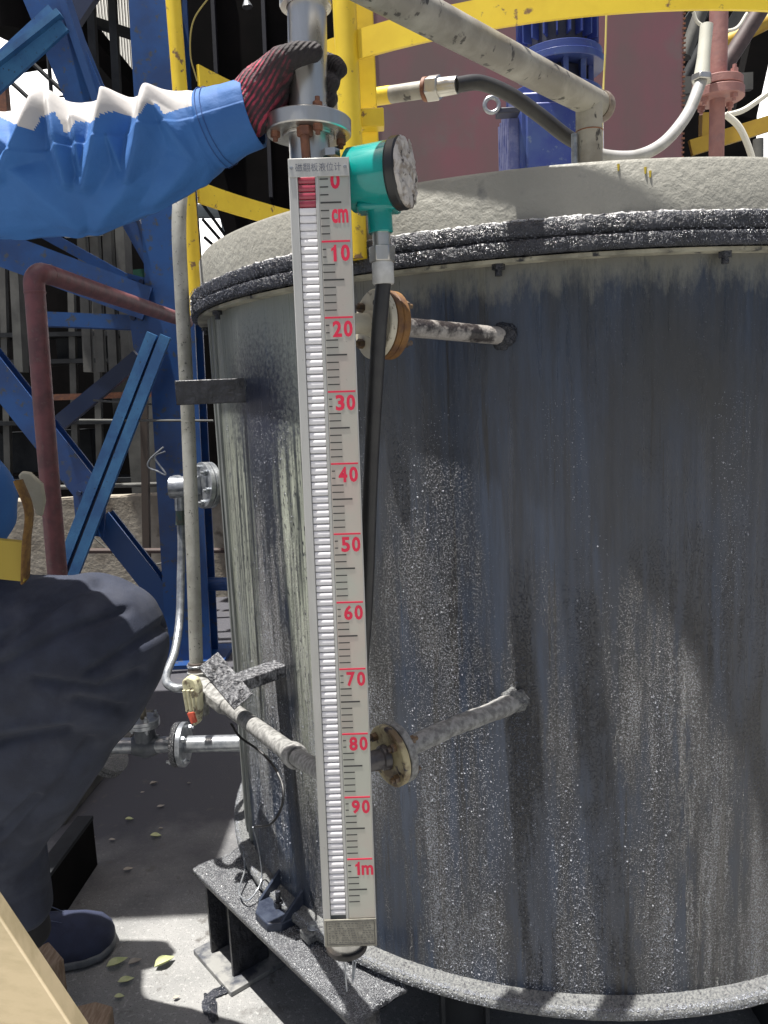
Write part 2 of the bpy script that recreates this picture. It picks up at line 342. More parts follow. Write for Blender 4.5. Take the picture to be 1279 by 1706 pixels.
# pale grains added as sun sparkle on the tar, thicker toward the foot
random.seed(5); gr = MB(); vs = []; fs = []; cnt = 0
while cnt < 80000:
    th_ = rad(random.uniform(-46, 66)); z = ZB+random.random()**1.25*1.12
    q_ = V((math.sin(th_)*RS*9, math.cos(th_)*RS*9, z*1.1)); d_ = noise.fractal(q_, 1, 2.1, 5)*1.7+.30-max(0, z-.55)*.36
    d_ += .35*noise.noise(V((th_*7, z*5, 3)))-.55*max(0, min(1, (th_+.05)/.5)) if False else .35*noise.noise(V((th_*7, z*5, 3)))-.6*max(0, min(1, (-.02-th_)/.4))
    if -math.sin(th_)*RS < -.53 and z > .75: d_ -= .35
    if random.random() > d_: cnt += .25; continue
    cnt += 1; s_ = random.uniform(.0004, .0010) if random.random() < .97 else random.uniform(.0010, .0022)
    e_ = V((-math.sin(th_), -math.cos(th_), 0)); t_ = V((e_.y, -e_.x, 0)); c_ = TC+e_*(RS-.0002)+V((0, 0, z)); s2 = s_*random.uniform(.7, 1.3)
    k = len(vs); vs += [c_-t_*s_, c_+V((0, 0, s2)), c_+t_*s_, c_-V((0, 0, s2*1.3)), c_+e_*s_*.9+V((0, 0, -.2*s_))]
    fs += [(k, k+4, k+1), (k+1, k+4, k+2), (k+2, k+4, k+3), (k+3, k+4, k)]
obj('glint_grit', gr.add(vs, fs), mat('pale_glint_grit', (.40, .42, .46), (.12, .13, .16), scale=200, rough=.35), tank, ang=20, kind='stuff')
# yellow paint drips on the skirt under the rail post
ypd = mat('yellow_paint_drip', (.62, .46, .04), rough=.4)
random.seed(9)
for k in range(9):
    w0 = wallhit(572+k*4.6, 392+random.uniform(-4, 3), RC+.0008); ln_ = random.uniform(.010, .034)
    obj('paint_drip', MB().tube([w0+V((0, 0, .012)), w0, w0-V((0, 0, ln_*.7)), w0-V((0, 0, ln_))], [.0020, .0016, .0010, .0014], 8), ypd, tank)
for (x_, y_) in ((1075, 283), (1083, 289), (1030, 278), (690, 322)):
    w0 = wallhit(x_, y_, RC+.0005); obj('paint_spot', MB().tube([w0+V((0, 0, .004)), w0-V((0, 0, .006))], [.0022, .0012], 8), ypd, tank)
# vertical seam straps at the left
def tp(deg, R, z):      # angle measured from the side facing the camera, positive to the left
    q = rad(deg); return V((TC.x-math.sin(q)*R, TC.y-math.cos(q)*R, z))
for dg in (69, 73):
    s_ = MB(); a_ = tp(dg, RS+.003, ZB+.02); s_.bar(a_, V((a_.x, a_.y, ZL-.002)), .006, .03, V((math.cos(rad(dg)), -math.sin(rad(dg)), 0)))
    obj('seam_strip', s_, mat('seam_paint', (.27, .29, .27), (.12, .13, .13), scale=12, stretch=(3, 3, .3), rough=.5, bump=.2), tank)

def lumpy_ring(prof, seg, amp, sc, aw=(0, 360)):
    m_ = MB(); np_ = len(prof); vs = []; fs = []
    for k in range(seg):
        q = rad(aw[0]+(aw[1]-aw[0])*k/seg); e_ = V((-math.sin(q), -math.cos(q), 0))
        for i, (r, z, am) in enumerate(prof):
            p = V((TC.x, TC.y, z))+e_*r
            n1 = noise.fractal(p*sc, 1.0, 2.2, 4); n2 = noise.fractal(p*sc+V((9, 3, 5)), 1.0, 2.2, 4); n3 = noise.noise(p*7)
            p += e_*(n1*amp*am+n3*amp*.7*am); p.z += n2*amp*.8*am + n3*amp*am*.5; vs.append(p)
    for k in range(seg):
        k2 = (k+1) % seg
        for i in range(np_): j = (i+1) % np_; fs.append((k*np_+i, k*np_+j, k2*np_+j, k2*np_+i))
    return m_.add(vs, fs)
def layer(z0, z1, r, seg=2200, amp=.0020):
    return lumpy_ring([(RS+.004, z0, .1), (r-.012, z0, .5), (r-.001, z0, 1), (r, z0+(z1-z0)*.25, 1), (r, z0+(z1-z0)*.5, 1), (r, z0+(z1-z0)*.75, 1), (r-.001, z1, 1), (r-.012, z1, .9), (r-.024, z1, .7), (RC-.004, z1, .3)], seg, amp, 130)
obj('rim_flange', layer(ZL+.001, ZL+.0225, RF), tar, tank, ang=180)
obj('cover_flange', layer(ZL+.0270, ZT, RF-.002), tar, tank, ang=180)
obj('joint_gasket', MB().lathe(TC, (0, 0, 1), [(RC, ZL+.02), (RF-.012, ZL+.02), (RF-.012, ZL+.032), (RC, ZL+.032)], 200), darkm, tank)
obj('glint_bead', lumpy_ring([(RC-.004, ZT-.003, .2), (RF-.02, ZT-.002, 1.0), (RF-.006, ZT-.001, 1.0), (RF-.008, ZT+.003, 1.1), (RF-.018, ZT+.005, 1.1), (RC-.004, ZT+.004, .5)], 2200, .0036, 110),
    mat('white_glint_crust', (.46, .46, .46), (.03, .03, .04), scale=70, lo=.50, hi=.58, rough=.35, bump=1, bscale=160, bdist=.004), tank, ang=180)  # sunlit glints of the rim's top edge put into the white colour
obj('support_angle', MB().lathe(TC, (0, 0, 1), [(RS+.001, ZL-.007), (RF-.014, ZL-.007), (RF-.014, ZL-.001), (RS+.001, ZL-.001)], 240),
    mat('stained_cream_angle', (.42, .40, .31), (.20, .19, .15), scale=14, rough=.5, c3=(.03, .03, .035), s3=30, lo3=.58, hi3=.66), tank)
skm = mat('grey_textured_coating', (.285, .28, .245), (.235, .23, .20), scale=3, rough=.6, bump=.7, bscale=75, bdist=.004, c3=(.16, .16, .15), s3=18, lo3=.64, hi3=.76)
obj('cover_skirt', MB().lathe(TC, (0, 0, 1), [(RC-.008, ZT-.002), (RC, ZT-.002), (RC, ZC-.006), (RC-.004, ZC), (RC-.02, ZC+.001), (RC-.02, ZC-.01), (RC-.008, ZC-.01)], 240), skm, tank, ang=50)
obj('cover_plate', MB().tube([V((TC.x, TC.y, ZC-.009)), V((TC.x, TC.y, ZC-.001))], RC-.021, 120), skm, tank)
_w1, _w2 = wallhit(830, 440, RF-.025), wallhit(1208, 425, RF-.025)
_d1, _d2 = [math.degrees(math.atan2(-(q.x-TC.x), -(q.y-TC.y))) for q in (_w1, _w2)]
for dg in range(-2, 5):
    q_ = _d1+(_d1-_d2)*dg
    m_ = MB(); p_ = tp(q_, RF-.025, ZL); m_.hexa(p_-V((0, 0, .002)), p_-V((0, 0, .016)), .011); m_.cyl(p_-V((0, 0, .014)), p_-V((0, 0, .026)), .006, seg=10)
    obj('rim_bolt', m_, tar, tank)
crust = mat('pale_dust_on_flange', (.20, .205, .20), (.09, .095, .10), scale=260, lo=.38, hi=.62, rough=.5, bump=1, bscale=260, bdist=.004, c3=(.05, .05, .055), s3=160, lo3=.56, hi3=.62)
obj('base_flange', lumpy_ring([(RS-.05, ZB-.026, .1), (RF-.014, ZB-.020, .4), (RF-.010, ZB-.016, .6), (RF-.010, ZB-.005, .6), (RF-.014, ZB, .5), (RS+.012, ZB+.003, .5), (RS+.002, ZB+.010, .5), (RS-.05, ZB+.004, .1)], 1000, .0022, 60), crust, tank, ang=60)
obj('bottom_plate', MB().tube([V((TC.x, TC.y, ZB-.02)), V((TC.x, TC.y, ZB-.008))], RS-.05, 80), darkm, tank)
for dg in (150, 210, 270, 330, 25):
    p_ = tp(dg, RS-.12, 0); obj('leg', MB().ibeam(p_, V((p_.x, p_.y, ZB-.03)), .1, .1, .008, V((1, 0, 0))), dgrey, tank)

# support beam under the tank, with its posts
a0, a1 = G(321, 1448, ZB-.03), G(588, 1706, ZB-.03)
dB = (a1-a0).normalized(); bx_ = V((-dB.y, dB.x, 0))   # towards the tank
if bx_.dot(TC-a0) < 0: bx_ = -bx_
beam = thing('support_beam', 'tar-crusted steel beam running under the lower left edge of the tank', 'steel beam', ((a0.x+a1.x)/2, (a0.y+a1.y)/2, 0))
BW, BH = .135, .07
def lumpplate(o_, dx, dy, lx, ly, nx, ny, t, amp, sc):
    m_ = MB(); vs = []; fs = []
    for s_ in (0, 1):
        for j in range(ny+1):
            for i in range(nx+1):
                p = o_+dx*(lx*i/nx)+dy*(ly*j/ny)+V((0, 0, -t if s_ else 0)); e_ = amp*noise.fractal(p*sc, 1, 2, 4)
                if not s_: p.z += e_+amp*.8*math.sin(j/ny*math.pi*2)*.7
                if i in (0, nx): p += dx*noise.noise(p*25)*.012*(1 if i else 1)
                vs.append(p)
    N_ = (nx+1)*(ny+1)
    for j in range(ny):
        for i in range(nx):
            a_ = j*(nx+1)+i; fs.append((a_, a_+1, a_+nx+2, a_+nx+1)); fs.append((N_+a_, N_+a_+nx+1, N_+a_+nx+2, N_+a_+1))
    for i in range(nx):
        a_ = i; fs.append((a_, N_+a_, N_+a_+1, a_+1)); a_ = ny*(nx+1)+i; fs.append((a_, a_+1, N_+a_+1, N_+a_))
    for j in range(ny):
        a_ = j*(nx+1); fs.append((a_, a_+nx+1, N_+a_+nx+1, N_+a_)); a_ += nx; fs.append((a_, N_+a_, N_+a_+nx+1, a_+nx+1))
    return m_.add(vs, fs)
bl = (a1-a0).length
obj('top_flange', lumpplate(a0, dB, bx_, bl, BW, 160, 40, .014, .003, 60), tarsheet, beam, ang=180)
zc_ = ZB-.044-BH/2
cA, cB = a0+bx_*(BW/2), a1+bx_*(BW/2)
obj('web', MB().bar(V((cA.x, cA.y, zc_))+dB*.01, V((cB.x, cB.y, zc_))-dB*.01, .01, BH-.004, V((0, 0, 1))), tar, beam)
for s_, far in ((.13, 0),):
    q_ = a0+dB*(bl*s_)+bx_*(BW/2)
    obj('post', MB().ibeam(V((q_.x, q_.y, .014)), V((q_.x, q_.y, ZB-.046)), .12, .1, .008, dB), darktar, beam)
    obj('base_plate', MB().box((q_.x, q_.y, .007), (.2, .16, .013), (dB, bx_, V((0, 0, 1)))), mat('dusty_base_plate', (.24, .24, .23), (.05, .055, .07), scale=14, lo=.45, hi=.6, rough=.5, bump=.5), beam, bev=.002)

def scatter(parent, n_, pick, s0, s1, m_, name='glint_grit'):
    vs = []; fs = []
    for _ in range(n_):
        c_, e_ = pick(); s_ = random.uniform(s0, s1); t_, x_ = frame(e_)[1:]; t_, x_ = frame(e_, V((random.random(), random.random(), .1)))[1:]
        k = len(vs); s2 = s_*random.uniform(.6, 1.4); vs += [c_-t_*s_, c_+x_*s2, c_+t_*s_, c_-x_*s2, c_+e_*s_*1.1+t_*.3*s_]
        fs += [(k, k+4, k+1), (k+1, k+4, k+2), (k+2, k+4, k+3), (k+3, k+4, k)]
    obj(name, MB().add(vs, fs), m_, parent, ang=20, kind='stuff')
bg_ = mat('silvery_glint_grit', (.36, .37, .385), (.20, .21, .22), scale=300, rough=.3)  # silver highlights of the wet beam put into pale grains
def pk():
    u_, v_ = random.random(), random.random(); p = a0+dB*(bl*u_)+bx_*(BW*v_); return p+V((0, 0, .0005+.0024*.7*math.sin(v_*math.pi*2))), V((random.uniform(-.3, .3), random.uniform(-.3, .3), 1)).normalized()
scatter(beam, 11000, pk, .0005, .0014, bg_)
def pk():
    th_ = rad(random.uniform(-60, 100)); r = random.uniform(RS+.004, RF-.012) if random.random() < .8 else RF-.010
    e_ = V((-math.sin(th_), -math.cos(th_), 0)); z = ZB+.001 if r < RF-.0101 else ZB-random.uniform(.002, .016)
    return TC+e_*r+V((0, 0, z)), (V((0, 0, 1)) if r < RF-.0101 else e_)
scatter(tank, 16000, pk, .0004, .0013, MATS['pale_glint_grit'])
def pk():
    th_ = rad(random.uniform(-60, 100)); e_ = V((-math.sin(th_), -math.cos(th_), 0)); u_ = random.random()
    return TC+e_*(RF+.001)+V((0, 0, ZL+.003+u_*.05)), (e_+V((0, 0, .5))).normalized()
scatter(tank, 7000, pk, .0004, .0013, mat('black_glossy_grit', (.06, .065, .08), (.14, .15, .18), scale=200, rough=.2))

# clamp lug on the beam
lc = G(468, 1520, ZB-.025); lug = thing('clamp_lug', 'blue-black tarred clamp lug with one stud bolted on the beam', 'clamp', (lc.x, lc.y, ZB-.03))
rad_ = (lc-TC); rad_.z = 0; rad_.normalize(); tan_ = V((-rad_.y, rad_.x, 0))
lugm = mat('blue_black_tar', (.02, .026, .045), (.04, .05, .075), scale=30, rough=.4, bump=.5, bscale=60, bdist=.003)
obj('foot_plate', MB().prism([(-.055, -.05), (.03, -.05), (.055, -.02), (.055, .035), (.03, .055), (-.055, .055)], lc+V((0, 0, -.005)), rad_, tan_, V((0, 0, 1)), .022), lugm, lug, bev=.003)
for s_ in (-1, 1):
    obj('gusset', MB().prism([(-.058, .016), (.03, .016), (-.045, .085), (-.058, .085)], lc+tan_*(s_*.05)-tan_*.004, rad_, V((0, 0, 1)), tan_, .008), lugm, lug, bev=.0015)
st_ = MB(); st_.hexa(lc+rad_*.005+V((0, 0, .017)), lc+rad_*.005+V((0, 0, .03)), .011); st_.cyl(lc+rad_*.005+V((0, 0, .028)), lc+rad_*.005+V((0, 0, .055)), .006)
obj('stud', st_, tar, lug)
# small loose clamp bolt beside the gauge foot
c_ = G(522, 1553, ZB-.012); cb = thing('pipe_clamp', 'small grey bolted pipe clamp lying by the foot of the gauge', 'clamp', c_)
obj('jaw', MB().box(c_, (.035, .05, .02), (tan_, rad_, V((0, 0, 1)))), crust, cb, bev=.003)
obj('washer', MB().disc(c_+V((0, 0, .011)), (0, 0, 1), .013, .003, .005), galv, cb)
obj('nut', MB().hexa(c_+V((0, 0, .014)), c_+V((0, 0, .022)), .009), galv, cb)

# bracket plates on the left of the tank
crk = mat('silver_tar_crust', (.02, .021, .026), (.24, .245, .26), scale=150, lo=.36, hi=.66, stretch=(1, 1, .6), detail=8, rough=.18, rough2=.3, bump=1, bscale=140, bdist=.006, c3=(.015, .016, .02), s3=28, lo3=.55, hi3=.62)
b0 = wallhit(408, 650); b1 = W(292, 649, b0.y-.02)
solo('pipe_bracket', MB().bar(b0+V((.02, .01, 0)), V((b1.x, b1.y, b0.z)), .012, .052, V((0, 0, 1))), darktar, 'flat black tarred bracket plate holding the grey riser near the rim', 'bracket', bev=.002)
b0 = wallhit(466, 1113); b1 = W(385, 1140, b0.y-.08)
solo('bracket_arm', MB().bar(b0+V((.02, .02, 0)), V((b1.x, b1.y, b0.z-.005)), .05, .028, V((0, 0, 1))), crk, 'black tarred square arm sticking out of the tank low on the left', 'bracket', bev=.003)
p_ = W(376, 1134, b1.y-.02); ex = (W(405, 1165, b1.y-.03)-W(350, 1100, b1.y+.0)).normalized(); ey = frame(ex, V((0, -.6, .8)))[2]
ez = ex.cross(ey).normalized()
solo('crossed_plate', MB().box(p_, (.115, .05, .006), (ex, ey, ez)), crk, 'small tilted dark plate with pale crust crossing the square bracket arm', 'plate', bev=.001)
# ------------------------------------------------------------------ level gauge
YG = 1.06
gT, gB = W(530, 263, YG), W(584, 1575, YG)
dn = (gB-gT).normalized(); ri = V((1, 0, 0)); ri = (ri-dn*ri.dot(dn)).normalized(); nf = dn.cross(ri); 
if nf.y > 0: nf = -nf
GL = (gB-gT).length; GW = .080
z10 = W(560, 402, YG); u10 = (z10-gT).dot(dn)       # distance of the 10 cm line from the top
def gp(x, u, n=0): return gT+ri*(x-GW/2)+dn*u+nf*n      # x from the left edge, u from the top, n proud of the face
MS = ((W(600, 1431, YG)-gT).dot(dn)-u10)/.90
def mark(m): return u10+(m-10)/100.0*MS
gauge = thing('level_gauge', 'tall metal magnetic level gauge with white flaps and red numbers', 'gauge', (gB.x, gB.y+.04, gB.z))
def gbox(x0, x1, ua, ub, n0, n1): return MB().box((gp(x0, ua, n0)+gp(x1, ub, n1))/2, (x1-x0, ub-ua, n1-n0), (ri, dn, nf))
obj('housing', MB().box((gp(0, 0, -.022)+gp(GW, GL, -.006))/2, (GW, GL, .016), (ri, dn, nf)), alu, gauge, bev=.001)
obj('frame_strip', gbox(0, .0115, 0, GL, -.006, .001), alu, gauge, bev=.001)
obj('frame_strip', gbox(.0348, .039, .0, GL, -.006, .0008), alu, gauge, bev=.0006)
obj('scale_plate', gbox(.0392, GW-.0014, 0, GL-.045, -.006, .0002), scalem, gauge)
obj('frame_strip', gbox(GW-.0012, GW, 0, GL, -.006, .0012), alu, gauge)
u0f = mark(0)+.020; NF = int((GL-.045-.003-u0f)/(.01*MS))+1
fl = MB()   # one flap: a flat-fronted roll
prof = [(-.0046, -.003), (-.0044, .0014), (-.003, .0023), (.0024, .0023), (.0040, .0010), (.0044, -.0032)]
def flapmb(x0, x1, u, ysc=1.0):
    m_ = MB(); vs = [gp(x0, u+a, b_-.004) for a, b_ in prof]+[gp(x1, u+a, b_-.004) for a, b_ in prof]; k = len(prof)
    return m_.add(vs, [tuple(range(k)), tuple(range(k, 2*k))[::-1]]+[(i, k+i, k+(i+1) % k, (i+1) % k) for i in range(k)])
base = obj('flap', flapmb(.0122, .0342, u0f), redflap, gauge, ang=50)
whm = base.data.copy(); whm.materials.clear(); whm.materials.append(white)
for k in range(1, NF):
    o = base.copy(); COL.objects.link(o); o.parent = gauge; o.location = dn*(.01*MS*k)
    if k >= 4: o.data = whm; o.location += nf*(.0004*math.sin(k*5.1))
    else: o['label'] = 'red flap'
base['label'] = 'red flap'
mk = MB()
def tick(x0, x1, m, t): mk.box(gp((x0+x1)/2, mark(m), .0004), (x1-x0, t, .0006), (ri, dn, nf))
for m_ in range(1, 108):
    d = m_ % 10
    if d == 0: continue
    if d == 5: tick(.0405, .0680, m_, .0021)
    elif m_ < 10: tick(.0405, .0515, m_, .0015)
    elif d in (1, 2): tick(.0410, .0455, m_, .0015)
    else: tick(.0405, .0565, m_, .0015)
obj('tick_marks', mk, blackprint, gauge)
for m_ in range(10, 101, 10): obj('decade_line', MB().box(gp(.0588, mark(m_), .0004), (.0375, .0023, .0006), (ri, dn, nf)), redprint, gauge)
def text(s, o, ex, ey, h, wx, m, parent, name, off=.0, align='LEFT', proud=.0004, label=None):
    c = bpy.data.curves.new(name, 'FONT'); c.body = s; c.size = 1; c.offset = off; c.align_x = align; c.resolution_u = 3
    t = bpy.data.objects.new(name, c); COL.objects.link(t); dg = bpy.context.evaluated_depsgraph_get()
    me = bpy.data.meshes.new_from_object(t.evaluated_get(dg)); bpy.data.objects.remove(t)
    xs = [v.co.x for v in me.vertices]; ys = [v.co.y for v in me.vertices]
    if not xs: return None
    x0, x1, y0, y1 = min(xs), max(xs), min(ys), max(ys); b = MB()
    ez = ex.cross(ey); ez = ez if ez.dot(nf) > 0 else -ez
    b.v = [o+ex*((v.co.x-x0)/(x1-x0)*wx)+ey*((v.co.y-y0)/(y1-y0)*h)+ez*proud for v in me.vertices]
    b.f = [tuple(p.vertices) for p in me.polygons]
    r = obj(name, b, m, parent); 
    if label: r['label'] = label
    return r
ONE = [(.40, 0), (.72, 0), (.72, 1), (.52, 1), (.44, .87), (.18, .78), (.18, .62), (.40, .68)]
for m_ in range(10, 100, 10):
    s_ = str(m_); x_ = .0500
    if s_[0] == '1': obj('scale_digit', MB().prism([(a*.0125, b_*.0215) for a, b_ in ONE], gp(x_, mark(m_)+.0258, .0003), ri, -dn, nf, .0003), redprint, gauge)
    else: text(s_[0], gp(x_, mark(m_)+.0258, .0002), ri, -dn, .0215, .0122, redprint, gauge, 'scale_digit', off=.035)
    text('0', gp(x_+.0148, mark(m_)+.0258, .0002), ri, -dn, .0215, .0120, redprint, gauge, 'scale_digit', off=.035)
obj('scale_digit', MB().prism([(a*.0125, b_*.0215) for a, b_ in ONE], gp(.0495, mark(100)+.0258, .0003), ri, -dn, nf, .0003), redprint, gauge)
text('m', gp(.0610, mark(100)+.0258, .0002), ri, -dn, .0160, .0175, redprint, gauge, 'scale_digit', off=.03)
text('0', gp(.0545, mark(0)+.0325, .0002), ri, -dn, .022, .0125, redprint, gauge, 'scale_digit', off=.035)
text('cm', gp(.0545, mark(6)+.0165, .0002), ri, -dn, .0180, .0220, redprint, gauge, 'scale_unit', off=.03)
LT = mark(0)+.017
tpl = obj('title_plate', gbox(.0004, GW-.0004, .0008, LT, .0016, .0028), alu, gauge, bev=.0004)
text('磁翻板液位计', gp(.0095, LT*.5+.0056, .0030), ri, -dn, .0105, .0600, greyprint, tpl, 'title_text', off=.006)
for x in (.0045, GW-.0055): obj('screw', MB().tube([gp(x, LT*.5, .0028), gp(x, LT*.5, .0045)], [.0024, .0016], 12), galv, tpl)
npl = obj('name_plate', gbox(.0015, GW, GL-.045, GL, .0010, .0026), dullplate, gauge, bev=.0004)
fr = MB(); u_a, u_b = GL-.042, GL-.004
for uu in (u_a, u_b): fr.box(gp(.041, uu, .0028), (.072, .0006, .0004), (ri, dn, nf))
for xx in (.005, .077): fr.box(gp(xx, (u_a+u_b)/2, .0028), (.0006, u_b-u_a, .0004), (ri, dn, nf))
obj('plate_border', fr, blackprint, npl)
rr = MB(); random.seed(3)
for i in range(9):
    x = .008; uu = u_a+.0035+i*.0039
    while x < .073:
        wd = random.uniform(.0012, .0045)
        if random.random() < .78: rr.box(gp(x+wd/2, uu, .0028), (wd, random.uniform(.0009, .0016), .0003), (ri, dn, nf))
        x += wd+random.uniform(.0006, .0028)
obj('worn_print', rr, mat('faint_print', (.10, .10, .09), rough=.6), npl)
# chamber tube behind the face
cT, cBm = W(514.5, 225, 1.118), W(577, 1572, 1.118); ca = (cBm-cT).normalized()
cUp = W(509, -120, 1.118)
obj('chamber_tube', MB().cyl(cT, cBm, .028, seg=40), steel, gauge)
obj('bottom_cap', MB().lathe(cBm, ca, [(.0, -.002), (.033, -.002), (.034, .001), (.033, .006), (.026, .010), (.0, .011)], 36), mat('dark_tarred_cap', (.015, .013, .013), (.04, .035, .03), scale=50, rough=.4), gauge)
drn = MB()
for k, (dx, dz) in enumerate(((-.004, .05), (.010, .036), (.015, .03))): drn.cyl(cBm+V((dx, -.01, -.018)), cBm+V((dx+.002-.004*k, -.02, -.018-dz)), .0014, seg=6)
obj('tar_drip', drn, galv, gauge)
# top tube, flange and bolts
axu = (cUp-cT).normalized()
obj('upper_tube', MB().cyl(cT+axu*.012, cUp, .0265, seg=40), steel, gauge)
obj('tube_collar', MB().lathe(W(509, 14, 1.118), axu, [(.026, 0), (.034, 0), (.035, .002), (.035, .010), (.026, .012)], 40), steel, gauge)
fl0 = W(514, 226, 1.118)
obj('top_flange', MB().disc(fl0, axu, .0585, .020, .0, .0015, 56), steel, gauge)
obj('inner_ring', MB().disc(fl0-axu*.004, axu, .036, .0045, .0, .001, 40), steel, gauge)
bolts(gauge, fl0, axu, .0465, 4, .0065, 0, .02, brownrust, ph=rad(20), name='flange_bolt')
obj('rusty_stud', MB().cyl(fl0+V((-.002, -.036, -.045)), fl0+V((-.003, -.036, .0)), .0062, seg=14).hexa(fl0+V((-.002, -.036, -.012)), fl0+V((-.002, -.036, -.001)), .011), brownrust, gauge)
obj('vent_plug', MB().hexa(W(551, 262, 1.10), W(550, 250, 1.10), .013), steel, gauge)

# nozzles joining the gauge to the tank
def nozzle(fc, wall, name, label, fr_m, ring_m, pm, rp, rfl, t=.013, gask=None, lump=0):
    ax = (wall-fc).normalized()
    nz_ = thing(name, label, 'pipe nozzle', (wall.x, wall.y, wall.z-.03))
    pts = [fc+ax*t*.5+(wall+ax*.02-fc-ax*t*.5)*(k/40) for k in range(41)]; rs = []
    for k, p in enumerate(pts):
        q = k/40; rs.append(rp*(1+lump*.5*noise.noise(p*60)*(.3+q))+(lump*.008*max(0, (q-.55)/.45)*(1+.5*noise.noise(p*40))))
        if lump: p.z += lump*.012*math.sin(q*6)*q
    m_ = MB(); m_.tube(pts, rs, 24); obj('stub_pipe', m_, pm, nz_, ang=80)
    if gask: obj('gasket', MB().disc(fc+ax*.0005, ax, rfl*.985, .010, .0), gask, nz_)
    obj('tank_flange', MB().disc(fc+ax*(.0105 if gask else .0015), ax, rfl*(.99), t, .0, .0015), ring_m, nz_)
    bolts(nz_, fc, ax, rfl*.74, 4, .0075, -t, (.0105 if gask else .0015)+t, mat('dark_bolt', (.05, .045, .05), (.15, .09, .04), scale=60, rough=.4), ph=rad(45))
    # the gauge's own side
    obj('gauge_flange', MB().disc(fc-ax*t, ax, rfl, t-.001, .0, .0015), fr_m, gauge)
    q = fc-ax*t; s0 = (cT-C0); 
    u = (q.z-cT.z)/(cBm.z-cT.z); cc_ = cT+(cBm-cT)*u
    obj('side_branch', MB().cyl(cc_, q, rp*.95, rp*1.05, seg=24).lathe(q-(q-cc_).normalized()*.012, (q-cc_), [(rp, 0), (rp*1.25, .002), (rp*1.35, .012), (rp, .0125)], 24), fr_m if gask else mat('tarred_branch', (.05, .045, .05), (.10, .09, .09), scale=40, rough=.25, bump=.2), gauge)
w1 = wallhit(838, 560); f1 = W(632, 541, 1.185)
nozzle(f1, w1, 'upper_nozzle', 'dirty threaded pipe with cream and rusty flanges near the 20 mark', cream, rust, mat('tarry_threaded_pipe', (.30, .28, .26), (.03, .025, .025), scale=30, lo=.45, hi=.58, rough=.35, bump=.9, bscale=90, bdist=.003), .0148, .0515, gask=rust)
w2 = wallhit(858, 1166); f2 = W(655, 1256, 1.165)
nozzle(f2, w2, 'lower_nozzle', 'dust-coated crooked pipe with grey flange between the 80 and 90 marks', dirtycream, dustpipe, dustpipe, .0155, .0500, lump=.35)
# weld blob of tar at both roots
for i, (w_, mm) in enumerate(((w1, tar), (w2, crust))):
    m_ = MB(); nrm = (w_-TC); nrm.z = 0; nrm.normalize(); vs = []; fs = []; nx = 28; ny = 14
    for j in range(ny+1):
        for k in range(nx):
            a = 2*math.pi*k/nx; ph = math.pi/2*j/ny; e_ = V((-nrm.y, nrm.x, 0))*math.cos(a)*math.cos(ph)+V((0, 0, 1))*math.sin(a)*math.cos(ph)+nrm*math.sin(ph)*.75
            p = w_+e_*(.023+.006*noise.fractal(w_*50+e_*2.2, 1, 2, 4)); vs.append(p)
    for j in range(ny):
        for k in range(nx): k2 = (k+1) % nx; fs.append((j*nx+k, j*nx+k2, (j+1)*nx+k2, (j+1)*nx+k))
    m_.add(vs, fs); r_ = [o for o in bpy.data.objects if o.name == ('upper_nozzle', 'lower_nozzle')[i]][0]
    obj('weld_lump', m_, mm, r_, ang=180)

# ------------------------------------------------------------------ transmitter head
tr = thing('level_transmitter', 'teal round transmitter head with flaking silver lid beside the gauge top', 'transmitter', W(632, 360, 1.10))
tcn = W(622, 296, 1.105); ax = V((.93, -.36, .0)).normalized(); zz = V((0, 0, 1))
h0, h1 = tcn-ax*.034, tcn+ax*.030
obj('housing', MB().tube([h0-ax*.002, h0, h0+ax*.004, h1-ax*.004, h1], [.030, .038, .0425, .0435, .0435], 48), teal, tr, ang=40)
obj('lid_ring', MB().lathe(h1, ax, [(.02, .0002), (.045, .0002), (.047, .003), (.047, .013), (.044, .016), (.02, .016)], 48), blackplastic, tr)
lid = MB(); vs = []; fs = []; nr, ns = 14, 56; a_, x_, y_ = frame(ax)
for j in range(nr+1):
    for k in range(ns):
        q = 2*math.pi*k/ns; r = .0455*j/nr; p = h1+ax*(.0175+.006*math.cos(j/nr*1.4))+x_*(r*math.cos(q))+y_*(r*math.sin(q))
        d_ = noise.fractal(p*90, 1, 2, 4); p += ax*(d_*.0035)
        if j == nr: p += (x_*math.cos(q)+y_*math.sin(q))*(.003*noise.noise(p*120)); p -= ax*.002
        vs.append(p)
for j in range(nr):
    for k in range(ns): k2 = (k+1) % ns; fs.append((j*ns+k, j*ns+k2, (j+1)*ns+k2, (j+1)*ns+k))
k0 = len(vs)
for k in range(ns): vs.append(h1+ax*.0145+x_*(.044*math.cos(2*math.pi*k/ns))+y_*(.044*math.sin(2*math.pi*k/ns)))
for k in range(ns): k2 = (k+1) % ns; fs.append((nr*ns+k, nr*ns+k2, k0+k2, k0+k))
obj('lid', lid.add(vs, fs), flake, tr, ang=30)
for k, (dz, dx) in enumerate(((-.046, .012), (-.035, .03), (.03, .04))):
    f_ = MB(); p = h1+ax*.018+x_*dz*1.0+y_*(-dx*.6); f_.prism([(0, 0), (.012, .003), (.016, .012), (.004, .010)], p, x_, y_, ax, .0015)
    obj('paint_flake', f_, flake, tr)
n0 = tcn+V((.006, 0, -.034))
obj('side_hub', MB().cyl(h0+ax*.01, h0-ax*.022, .014, seg=24), teal, tr)
obj('shoulder', MB().box(n0+V((0, 0, -.006)), (.062, .04, .012)), teal, tr, bev=.005)
obj('cable_neck', MB().tube([n0, n0+V((0, 0, -.016)), n0+V((.0005, 0, -.038)), n0+V((.0005, 0, -.0395))], [.021, .0175, .0175, .016], 28), teal, tr)
nb = n0+V((.001, 0, -.040))
